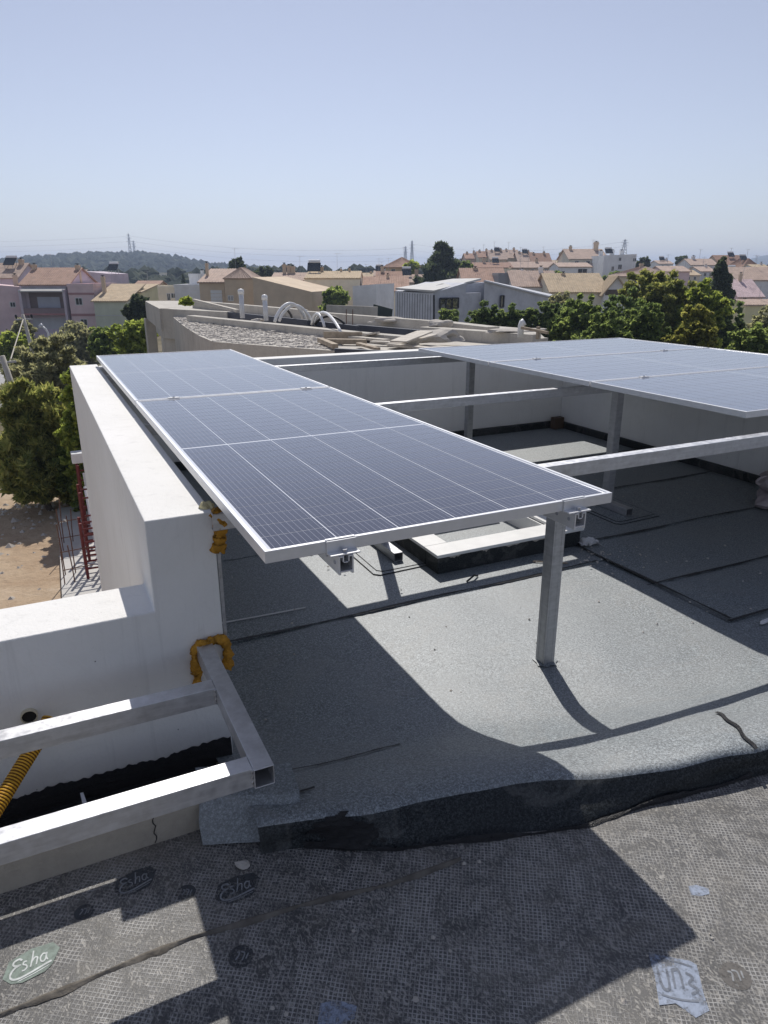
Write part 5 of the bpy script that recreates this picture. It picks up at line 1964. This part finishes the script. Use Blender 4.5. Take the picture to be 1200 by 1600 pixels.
# green shade net and low garden wall
tag(MB().bar(at(583, 487, 80), at(612, 495, 78), 0.1, 1.6).build('shade_net', plain('green_net', (0.02, 0.035, 0.03), 0.8)), 'dark green net fence beside the white wall', 'fence')
tag(MB().bar(at(510, 486, 74), at(590, 489, 74), 0.3, 1.2).build('garden_wall', MT['concrete']), 'grey garden wall before the white house', 'wall')

# ================================================================= unfinished concrete building next door
ub = thing('unfinished_building', 'unfinished concrete building with rubble strewn roof and curved terrace', 'building', (8.0, 18.0, -7.0))


def loc_(p):
    return (p[0] - 8.0, p[1] - 18.0, p[2] + 7.0)


def slab_px(px, z_top, z_bot, name, mat, parent=ub):
    q = [onz(u, v, z_top) for u, v in px]
    pts = [(p[0] - 8.0, p[1] - 18.0) for p in q]
    ar = sum(pts[i][0] * pts[(i + 1) % len(pts)][1] - pts[(i + 1) % len(pts)][0] * pts[i][1] for i in range(len(pts)))
    if ar < 0:
        pts = pts[::-1]
    return MB().prism(pts, z_bot + 7.0, z_top + 7.0).build(name, mat, parent)


def beam_px(a, b, z_top, h, w, name, mat, parent=ub):
    p, q = onz(a[0], a[1], z_top), onz(b[0], b[1], z_top)
    p, q = loc_(p), loc_(q)
    dv = Vector((q[0] - p[0], q[1] - p[1], 0)).normalized()
    n = Vector((-dv.y, dv.x, 0))
    if n.dot(Vector((HEAD[0], HEAD[1], 0))) < 0:
        n = -n
    q4 = [(p[0], p[1]), (q[0], q[1]), (q[0] + n.x * w, q[1] + n.y * w), (p[0] + n.x * w, p[1] + n.y * w)]
    return MB().prism(q4, z_top + 7.0 - h, z_top + 7.0).build(name, mat, parent)


ZT = -0.80
slab_px([(270, 495), (277, 501), (286, 508.5), (297, 516), (312, 525), (333, 534), (400, 539), (522, 548), (640, 552), (760, 545), (548, 529), (420, 507), (300, 496)], ZT, -7, 'terrace', MT['concrete'])
slab_px([(249, 482.5), (300, 496), (420, 507), (548, 529), (760, 545), (852, 545), (852, 528), (835, 514), (690, 503), (560, 494), (470, 486), (353, 482), (300, 470), (228, 470)], ZT - 0.12, -2.2, 'roof_slab', MT['concrete'])
# rubble crust over the terrace: broken screed lumps
mb = MB()
rs = random.Random(9)
tp = [onz(u, v, ZT) for u, v in ((272, 495.5), (300, 517), (335, 533.5), (520, 547), (546, 531), (420, 508), (300, 496.5))]
tpx = [(p[0], p[1]) for p in tp]


def inside(x, y, poly):
    c = False
    j = len(poly) - 1
    for i in range(len(poly)):
        if (poly[i][1] > y) != (poly[j][1] > y) and x < (poly[j][0] - poly[i][0]) * (y - poly[i][1]) / (poly[j][1] - poly[i][1]) + poly[i][0]:
            c = not c
        j = i
    return c


bx0, bx1 = min(p[0] for p in tpx), max(p[0] for p in tpx)
by0, by1 = min(p[1] for p in tpx), max(p[1] for p in tpx)
cnt = 0
while cnt < 2600:
    x, y = rs.uniform(bx0, bx1), rs.uniform(by0, by1)
    if not inside(x, y, tpx):
        continue
    cnt += 1
    r = rs.uniform(0.015, 0.075) * (1.6 if cnt % 19 == 0 else 1)
    a0 = rs.uniform(0, 6)
    vs = [(x + r * math.cos(a0 + a * 1.26) * rs.uniform(.7, 1.25), y + r * math.sin(a0 + a * 1.26) * rs.uniform(.7, 1.25), ZT) for a in range(5)]
    vs = vs + [(p[0] * 0.8 + x * 0.2, p[1] * 0.8 + y * 0.2, ZT + r * rs.uniform(0.15, 0.4)) for p in vs]
    mb.add([loc_(p) for p in vs], [(a, (a + 1) % 5, 5 + (a + 1) % 5, 5 + a) for a in range(5)] + [(5, 6, 7, 8, 9)])
tag(mb.build('rubble_crust', MT['rubble'], ub), kind='stuff')
# upstand beams
beam_px((291, 493), (548, 519), -0.62, 0.5, 0.3, 'upstand_beam', MT['concrete'])
beam_px((548, 519), (640, 527), -0.64, 0.4, 0.3, 'upstand_beam', MT['concrete'])
beam_px((249, 482), (354, 487.5), -0.55, 1.0, 0.3, 'upstand_beam', MT['concrete'])
beam_px((226.5, 470.5), (249, 482.2), -0.55, 0.75, 0.35, 'edge_beam', MT['concrete'])
for (u, v, w_) in ((229, 471.5, 0.35),):
    p = loc_(onz(u, v, -0.56))
    MB().box(p[0] - 0.15, p[0] + 0.25, p[1] - .2, p[1] + .3, 0, p[2] - 0.7).build('column', MT['concrete'], ub)
p = loc_(onz(249.5, 482.3, -0.56))
q = loc_(onz(275, 484, -0.56))
MB().prism([(p[0], p[1]), (q[0] + .3, q[1]), (q[0] + .3, q[1] + .35), (p[0], p[1] + .35)], 0, p[2] - 0.9).build('column', MT['concrete'], ub)
for (a, b, zt, h, w_) in (((300, 470), (470, 484), -0.60, 0.35, 0.3), ((470, 486), (692, 503), -0.62, 0.40, 0.25), ((655, 511), (832, 523), -0.66, 0.34, 0.35), ((700, 518), (845, 529), -0.78, 0.25, 0.3), ((690, 503), (760, 511), -0.66, 0.25, 0.4)):
    beam_px(a, b, zt, h, w_, 'edge_beam', MT['concrete'])
# starter stubs under the far edge beam
mb = MB()
a, b = onz(505, 491, -0.72), onz(682, 505, -0.72)
for i in range(46):
    p = loc_(a + (b - a) * i / 45 - np.array([0.02, 0.06, 0]))
    mb.tube([(p[0], p[1], p[2] - 0.30), (p[0], p[1] - 0.02, p[2] + 0.02)], 0.028, 5)
tag(mb.build('starter_bars', MT['rusty'], ub), kind='stuff')
# blue-grey boards and membrane strips
GBD = 'blue grey boards on the concrete roof'
for lab, a, b, zt, h in (('long blue grey board behind the white pipes', (355, 487), (482, 500), -0.55, 0.42), ('blue grey board behind the white conduit arches', (484, 500), (560, 509), -0.60, 0.34),
                         ('dark blue membrane strip before the far edge beam', (556, 507), (662, 516), -0.66, 0.28), ('blue grey board end standing before the plank pile', (524, 544), (606, 548), -0.70, 0.12)):
    p, q = onz(a[0], a[1], zt), onz(b[0], b[1], zt)
    tag(MB().bar(p - np.array([0, 0, h / 2]), q - np.array([0, 0, h / 2]), 0.08, h).build('insulation_board', MT['board'], None, 0.008), lab, 'board', GBD)
# capped pipes
GPP = 'white capped pipes on the concrete roof'
for lab, u, vb, vt, zb in (('left white capped vent pipe on the concrete roof', 379, 497, 451, -0.62), ('right white capped vent pipe on the concrete roof', 416, 501, 460, -0.62)):
    p = onz(u, vb, zb)
    D = float((p - CAM).dot(HEAD))
    top = at(u - 3, vt, D)
    t = thing('vent_pipe', lab, 'pipe', tuple(p), 0, GPP)
    hgt = top[2] - p[2]
    r = 3.6 * D / F_PX
    MB().tube([(0, 0, 0), ((top[0] - p[0]) * 0.95, (top[1] - p[1]) * .95, hgt - r)], r, 14).build('pipe_tube', MT['grey_pipe'], t, smooth=True)
    mb = MB()
    tx, ty = top[0] - p[0], top[1] - p[1]
    mb.tube([(tx, ty, hgt - r * 2.2), (tx, ty, hgt - r * 0.7), (tx, ty, hgt - r * 0.2), (tx, ty, hgt)], [r * 1.3, r * 1.3, r * 0.9, r * 0.2], 14)
    mb.build('pipe_cap', MT['white'], t, smooth=True)
# conduit arches
GCA = 'flexible conduits arching from the concrete roof'


def arch(label, a, b, vpk, zb, r, mat, sk=0.0):
    p, q = onz(a[0], a[1], zb), onz(b[0], b[1], zb)
    D = float(((p + q) / 2 - CAM).dot(HEAD))
    h = at(600, vpk, D)[2] - zb
    pts = []
    for i in range(17):
        t = i / 16
        m = p * (1 - t) + q * t
        pts.append((m[0], m[1], zb + h * math.sin(math.pi * t ** (1 + sk)) ** 0.75))
    tag(MB().tube(pts, r, 8).build('conduit', mat, None, smooth=True), label, 'conduit', GCA)


arch('tall white conduit arch beside the right vent pipe', (429, 503), (478, 500), 474, -0.62, 0.045, MT['white'])
arch('second white conduit arch just behind the tall one', (436, 502), (486, 500), 477, -0.62, 0.040, MT['white'])
arch('small white conduit arch in the middle of the roof', (487, 507), (507, 511), 490, -0.64, 0.035, MT['white'])
arch('long white conduit arch reaching toward the planks', (492, 507), (533, 521), 489, -0.66, 0.035, MT['white'], -0.2)
arch('black conduit arch inside the tall white arches', (430, 500), (456, 496), 482, -0.62, 0.035, MT['black'])
arch('low black conduit arch under the small white arches', (492, 507), (540, 509), 494, -0.64, 0.03, MT['black'])
# planks
GPL = 'loose planks on the concrete roof'
pl = [('grey board standing on edge at the back of the plank pile', (506, 526), (566, 527), 0.22, 0.05, 'wood'), ('long pale plank on top of the plank pile', (536, 525), (604, 532), 0.05, 0.2, 'wood_pale'),
      ('weathered plank across the middle of the plank pile', (510, 533), (572, 534), 0.10, 0.16, 'wood'), ('short plank tilted out of the pile to the right', (560, 526), (590, 520), 0.04, 0.14, 'wood_pale'),
      ('plank lying under the pile toward the panels', (500, 531), (524, 541), 0.09, 0.12, 'wood'), ('pale plank reaching right from the pile', (580, 534), (640, 536), 0.04, 0.18, 'wood_pale'),
      ('low plank in front of the pile beside the board end', (560, 537), (590, 545), 0.05, 0.12, 'wood'), ('long plank at the foot of the pale sheets', (610, 538), (690, 547), 0.05, 0.2, 'wood_pale')]
for lab, a, b, h, w_, m in pl:
    zz = -0.72
    p, q = onz(a[0], a[1], zz), onz(b[0], b[1], zz + (0.12 if 'tilted' in lab else 0.0))
    tag(MB().bar(p, q, w_, h).build('plank', MT[m], None, 0.006), lab, 'plank', GPL)
for lab, a, b, dz in (('upper pale sheet leaning on the rubble heap', (622, 534), (664, 518), 0.10), ('lower pale sheet leaning on the rubble heap', (616, 537), (672, 523), 0.0)):
    p, q = onz(a[0], a[1], -0.70 + dz), onz(b[0], b[1], -0.60 + dz)
    tag(MB().bar(p, q, 0.35, 0.03).build('sheet_board', MT['wood_pale'], None, 0.004), lab, 'board', 'pale sheets on the concrete roof')
p, q = onz(303, 469, -0.45), onz(371, 486, -0.50)
tag(MB().bar(p, q, 0.12, 0.10).build('timber_prop', MT['wood_pale'], None, 0.01), 'long pale timber slanting across behind the vent pipes', 'timber', GPL)
# rubble heaps
for lab, u, v, zz, r, s in (('pale heap of plaster rubble beside the sheets', 690, 533, -0.80, (0.55, 0.4, 0.20), 41), ('long white rubble ridge on the right beams', 800, 519, -0.66, (0.7, 0.18, 0.06), 42), ('small white rubble heap on the far beam', 690, 510, -0.66, (0.3, 0.2, 0.10), 43),
                            ('white plastic and rubble heap before the far edge', 605, 503, -0.74, (0.6, 0.3, 0.10), 44), ('small white heap at the foot of the right vent pipe', 405, 503, -0.70, (0.16, 0.14, 0.06), 45)):
    p = onz(u, v, zz)
    crumple('rubble_heap', lab, 'rubble', (p[0], p[1], zz), r, MT['rubble'], s)
p = onz(813, 527, -0.66)
t = thing('vent_elbow', 'white elbow vent pipe at the right end of the concrete roof', 'pipe', tuple(p))
r = 0.065
mb = MB()
mb.tube([(0, 0, 0), (0, 0, 0.24), (0.02, -0.01, 0.29), (0.06, -0.03, 0.32)], [r, r, r * 1.15, r * 1.2], 12)
mb.build('pipe_tube', MT['white'], t, smooth=True)
p, q = onz(815, 512, -0.40), onz(856, 520, -0.45)
tag(MB().bar(p, q, 0.05, 0.05).build('batten', MT['wood'], None), 'thin batten jutting right from the concrete roof', 'timber', GPL)
p = onz(840, 530, -0.70)
tag(MB().box(-0.03, 0.03, -0.03, 0.03, 0, 0.26).build('stake', MT['wood'], None, loc=tuple(p)), 'short wooden stake under the batten', 'stake')
for lab, u in (('left thin rebar standing before the far edge beam', 541), ('right thin rebar standing before the far edge beam', 551)):
    p = onz(u, 509, -0.70)
    tag(MB().tube([(0, 0, 0), (0.01, 0, 0.42)], 0.012, 5).build('rebar', MT['rusty'], None, loc=tuple(p)), lab, 'rebar', 'rebars on the concrete roof')
for lab, u, v in (('weeds growing at the left corner of the concrete roof', 290, 472),):
    tree('weeds', lab, 'weeds', u, 464, 476, 26, float((onz(290, 474, -0.6) - CAM).dot(HEAD)), 700, 0.16, 'bright', 'shrub', trunk=False)

# ================================================================= scaffold and rebar by the outer wall
tag(MB().prism([(-0.75, 13.0), (0.6, 13.0), (0.6, 21.5), (-0.55, 21.5)], -7, -6.30).build('footing', plain('new_concrete', (0.55, 0.53, 0.50), 0.9, 0, 0.12, 1.2)), 'pale concrete strip footing beside the scaffold', 'footing')
GSC = 'red scaffold frames by the outer wall'
for lab, x, y0, y1, z0, z1 in (('nearest red scaffold ladder frame above the rebar', -0.10, 15.4, 15.9, -6.3, -4.9), ('middle red scaffold ladder frame', 0.02, 16.6, 17.4, -6.3, -4.5), ('farthest red scaffold ladder frame under the white block', 0.12, 18.6, 19.6, -6.3, -4.3)):
    t = thing('scaffold_frame', lab, 'scaffold', (x, y0, z0), 0, GSC)
    for k, yy in enumerate((0.0, y1 - y0)):
        MB().tube([(0, yy, 0), (0, yy, z1 - z0)], 0.035, 8).build('upright', MT['red_steel'], t)
        MB().tube([(0.45, yy, 0), (0.45, yy, z1 - z0)], 0.035, 8).build('upright', MT['red_steel'], t)
        for j in range(4):
            z = 0.25 + j * (z1 - z0 - 0.4) / 3
            MB().tube([(0, yy, z), (0.45, yy, z)], 0.025, 6).build('rung', MT['red_steel'], t)
    MB().tube([(0, 0, 0.2), (0, y1 - y0, z1 - z0 - 0.2)], 0.022, 6).build('brace', MT['red_steel'], t)
GPO = 'pale props in the scaffold'
for lab, a, b in (('pale pole leaning between the scaffold frames', (0.22, 16.2, -6.3), (0.2, 17.8, -4.7)), ('second pale pole in the far scaffold', (0.3, 18.2, -6.3), (0.26, 18.9, -4.6))):
    tag(MB().tube([a, b], 0.04, 8).build('prop', MT['white'], None), lab, 'pole', GPO)
tag(MB().box(-0.2, 0.2, -0.2, 0.2, 0, 0.28).build('white_block', MT['white'], None, 0.02, loc=(0.20, 19.0, -4.30)), 'white block resting on top of the far scaffold', 'block')
GRB = 'rebar starters beside the scaffold'
for lab, x, y in (('nearest cage of rusty rebar starters', -0.62, 15.3), ('farther cage of rusty rebar starters', -0.55, 17.6)):
    t = thing('rebar_cage', lab, 'rebar', (x, y, -6.3), 0, GRB)
    hs = [1.15, 0.95, 1.3, 0.9]
    for k, (dx, dy) in enumerate(((0, 0), (0.22, 0.04), (0.04, 0.6), (0.27, 0.62))):
        rb = random.uniform(-.09, .09)
        MB().tube([(dx, dy, 0), (dx + rb * .3, dy, hs[k] * .5), (dx + rb, dy + rb, hs[k])], 0.014, 5).build('rebar', MT['rusty'], t)
    for z in (0.35, 0.8):
        MB().tube([(0, 0, z), (0.7, 0.02, z + .02)], 0.012, 5).build('stirrup', MT['rusty'], t)

# ================================================================= poles, lamp, pylons, wires
top = at(35.5, 491, 52)
gz = ground_z(top[0], top[1])
t = thing('utility_pole', 'slim grey utility pole with insulators before the pink house', 'pole', (top[0], top[1], gz))
hh = top[2] - gz
MB().tube([(0.45, -0.1, 0), (0, 0, hh)], [0.17, 0.10], 10).build('pole_shaft', MT['concrete'], t, smooth=True)
MB().bar((-0.5, 0, hh - 0.35), (0.6, 0.1, hh - 0.35), 0.08, 0.1).build('cross_arm', MT['galv_dull'], t)
for dx in (-0.45, 0.0, 0.55):
    MB().tube([(dx, 0.05, hh - 0.3), (dx, 0.05, hh - 0.12), (dx, 0.05, hh - 0.02)], [0.05, 0.09, 0.05], 8).build('insulator', MT['black'] if dx else MT['white'], t)
g1 = at(14, 570, 40)
MB().tube([(0, 0, hh - 0.3), (g1[0] - top[0], g1[1] - top[1], g1[2] - gz)], 0.035, 5).build('guy_wire', MT['wood_pale'], t)
top = at(3, 556, 27)
gz = ground_z(top[0], top[1])
t = thing('utility_pole', 'grey pole at the left edge rising behind the pine', 'pole', (top[0], top[1], gz))
MB().tube([(0.6, 0, 0), (0, 0, top[2] - gz)], [0.16, 0.10], 10).build('pole_shaft', MT['concrete'], t, smooth=True)
MB().bar((-0.2, 0, top[2] - gz - 0.25), (0.45, 0.1, top[2] - gz - 0.25), 0.06, 0.07).build('cross_arm', MT['galv_dull'], t)
top = at(64, 510, 46)
gz = ground_z(top[0], top[1])
t = thing('street_lamp', 'street lamp with a curved white arm above the grey green tree', 'street lamp', (float(at(75, 520, 46)[0]), float(at(75, 520, 46)[1]), gz))
hh = float(at(75, 520, 46)[2]) - gz
dx, dy, dz = float(top[0] - at(75, 520, 46)[0]), float(top[1] - at(75, 520, 46)[1]), float(top[2] - at(75, 520, 46)[2])
MB().tube([(0, 0, 0), (0, 0, hh), (dx * 0.3, dy * 0.3, hh + dz * .6), (dx * .75, dy * .75, hh + dz)], [0.07, 0.06, 0.06, 0.06], 8).build('lamp_post', MT['white'], t, smooth=True)
MB().tube([(dx * 0.7, dy * .7, hh + dz), (dx * 0.9, dy * .9, hh + dz + .06), (dx * 1.35, dy * 1.35, hh + dz)], [0.07, 0.14, 0.06], 8).build('lamp_head', MT['grey_pipe'], t, smooth=True)

# wooded hill on the left
hill = [(-260, 425), (-120, 415), (0, 414), (60, 409), (110, 404.5), (160, 402), (210, 403), (250, 404.5), (290, 411), (330, 419), (360, 423), (420, 426)]
HD = 950


def hill_mesh(pts, D, deep, zfoot, name, mat):
    mb = MB()
    vs = []
    for u, v in pts:
        p = at(u, v, D)
        f = at(u, v, D - deep)
        b = at(u, v, D + deep)
        m = 0.5 * p + 0.5 * f
        m[2] = zfoot + (p[2] - zfoot) * 0.62
        vs += [(f[0], f[1], zfoot), tuple(m), tuple(p), (b[0], b[1], zfoot)]
    n = len(pts)
    mb.add(vs, [(4 * i + k, 4 * i + 4 + k, 4 * i + 5 + k, 4 * i + 1 + k) for i in range(n - 1) for k in range(3)])
    return tag(mb.build(name, mat, smooth=True), kind='structure')


m_hill = plain('hill_scrub', (0.045, 0.055, 0.035), 0.95, 0, 0.35, 0.02)
hill_mesh(hill, HD, 260, -8, 'wooded_hill', m_hill)
bm = bmesh.new()
bmesh.ops.create_icosphere(bm, subdivisions=1, radius=1)
iv = np.array([v.co[:] for v in bm.verts])
ifc = np.array([[v.index for v in f.verts] for f in bm.faces])
bm.free()


def far_wood(pts, D, deep, zfoot, n, r, name, label, mat):
    g = np.random.default_rng(5)
    us = np.array([p[0] for p in pts], float)
    vvs = np.array([p[1] for p in pts], float)
    V, Fc = [], []
    for i in range(n):
        u = g.uniform(us[0], us[-1])
        v = np.interp(u, us, vvs)
        s = g.uniform(0, 1) ** 0.8
        p, f = at(u, v, D), at(u, v, D - deep)
        q = p * s + f * (1 - s)
        z = zfoot + (p[2] - zfoot) * (s * 1.24 if s < 0.5 else 0.62 + (s - 0.5) * 0.76)
        rr = r * g.uniform(0.5, 1.3)
        vv = iv * (rr * g.uniform(0.75, 1.25, (len(iv), 1))) * np.array([1, 1, 0.9]) + np.array([q[0], q[1], z + rr * 0.35])
        Fc.append(ifc + len(V) * len(iv))
        V.append(vv)
    me = bpy.data.meshes.new(name)
    me.from_pydata(np.concatenate(V).tolist(), [], np.concatenate(Fc).tolist())
    me.materials.append(mat)
    o = bpy.data.objects.new(name, me)
    COL.objects.link(o)
    return tag(o, label, 'woods', kind='stuff')


m_far = Mat('far_pines')
gi = m_far.n('ShaderNodeNewGeometry')
m_far.color(m_far.ramp(gi.outputs['Random Per Island'], [(0.0, (0.018, 0.028, 0.016)), (0.6, (0.035, 0.048, 0.026)), (1.0, (0.070, 0.080, 0.045))])).set(Roughness=0.9, Specular_IOR_Level=0.1)
far_wood(hill, HD, 260, -8, 2600, 6.0, 'hill_woods', 'dark pine woods covering the hill at the left skyline', m_far.m)
hill2 = [(1060, 424), (1110, 417), (1150, 411), (1175, 403.5), (1200, 398), (1240, 393), (1300, 396), (1400, 410), (1500, 424)]
hill_mesh(hill2, 2500, 600, 0, 'far_hill', m_hill)
# a band of trees and roofs in the far flats closes the gaps between houses
far_wood([(-200, 434), (150, 432), (300, 431), (450, 429), (600, 428), (720, 428), (900, 424), (1250, 428)], 330, 60, -9, 900, 3.0, 'far_treeline', 'low band of far trees between the houses', m_far.m)


def pylon(label, u, v_top, v_base, D, wpx):
    tp, bs_ = at(u, v_top, D), at(u, v_base, D)
    t = thing('pylon', label, 'pylon', (bs_[0], bs_[1], bs_[2] - 4), 0, 'lattice pylons on the skyline')
    h = tp[2] - bs_[2] + 4
    w = wpx * D / F_PX / 2
    th = D / F_PX * 0.42
    mb = MB()
    wid = lambda f: w * (1 - f) ** 0.8 * 0.85 + w * 0.16
    for sx_, sy_ in ((-1, -1), (1, -1), (1, 1), (-1, 1)):
        mb.tube([(sx_ * wid(f) * .9, sy_ * wid(f) * .9, f * h) for f in (0, 0.35, 0.7, 1.0)], th, 4)
    k = 7
    for i in range(k):
        f0, f1 = i / k, (i + 1) / k
        a, b = wid(f0) * .9, wid(f1) * .9
        for s in (-1, 1):
            mb.tube([(-a * s, -a, f0 * h), (b * s, -b, f1 * h)], th * 0.6, 4)
            mb.tube([(-a * s, a, f0 * h), (b * s, b, f1 * h)], th * 0.6, 4)
    mb.build('lattice_mast', MT['galv_dull'], t)
    ex = Vector((SIDE[0], SIDE[1], 0))
    for f in (0.72, 0.84, 0.95):
        l_ = w * (1.6 if f < 0.9 else 1.0)
        mb = MB()
        mb.tube([tuple(-ex * l_ + Vector((0, 0, f * h))), tuple(ex * l_ + Vector((0, 0, f * h)))], th * 0.8, 4)
        mb.build('cross_arm', MT['galv_dull'], t)
    return tp


p1 = pylon('taller left pylon on the wooded hill', 204.5, 365, 403, 940, 5)
p2 = pylon('shorter pylon beside it on the wooded hill', 211, 376, 403, 960, 4.5)
p3 = pylon('left pylon of the pair behind the hipped house', 633.5, 385, 411, 820, 4.5)
p4 = pylon('taller right pylon of the pair behind the hipped house', 643.5, 376, 411, 760, 5)
p5 = pylon('lone pylon above the white hill block', 974.5, 374, 398, 600, 7)
wires = []


def wire(label, a, b, sag, r):
    pts = []
    for i in range(25):
        t = i / 24
        m = a * (1 - t) + b * t
        pts.append((m[0], m[1], m[2] - sag * 4 * t * (1 - t)))
    tag(MB().tube(pts, r, 4).build('power_line', MT['zinc'], None), label, 'power line', 'power lines across the sky')


off = lambda p, dz: p - np.array([0, 0, dz])
L0 = at(-260, 372, 930)
for k, (dz, lab) in enumerate(((3, 'top'), (9, 'middle'), (15, 'bottom'))):
    wire('%s power line running left from the hill pylons' % lab, off(p1, dz), off(L0, dz), 4, 0.10)
    wire('%s power line between the hill pylons and the far pair' % lab, off(p1, dz), off(p3, dz - 1), 8, 0.10)
    wire('%s power line running right to the lone pylon' % lab, off(p4, dz), off(p5, dz * 0.6), 7, 0.07)

# ================================================================= air
bz0, bz1 = -12.0, 75.0
hz = MB().box(-4000, 4000, -4000, 4000, bz0, bz1).build('haze', [])
hm = bpy.data.materials.new('pale_air')
hm.use_nodes = True
hm.node_tree.nodes.clear()
ho = hm.node_tree.nodes.new('ShaderNodeOutputMaterial')
hv = hm.node_tree.nodes.new('ShaderNodeVolumePrincipled')
hv.inputs['Color'].default_value = (0.62, 0.75, 1.0, 1)
hv.inputs['Density'].default_value = 0.00042
hv.inputs['Anisotropy'].default_value = 0.35
hm.node_tree.links.new(hv.outputs[0], ho.inputs['Volume'])
hz.data.materials.append(hm)
tag(hz, 'pale summer haze over the town', 'haze', kind='stuff')
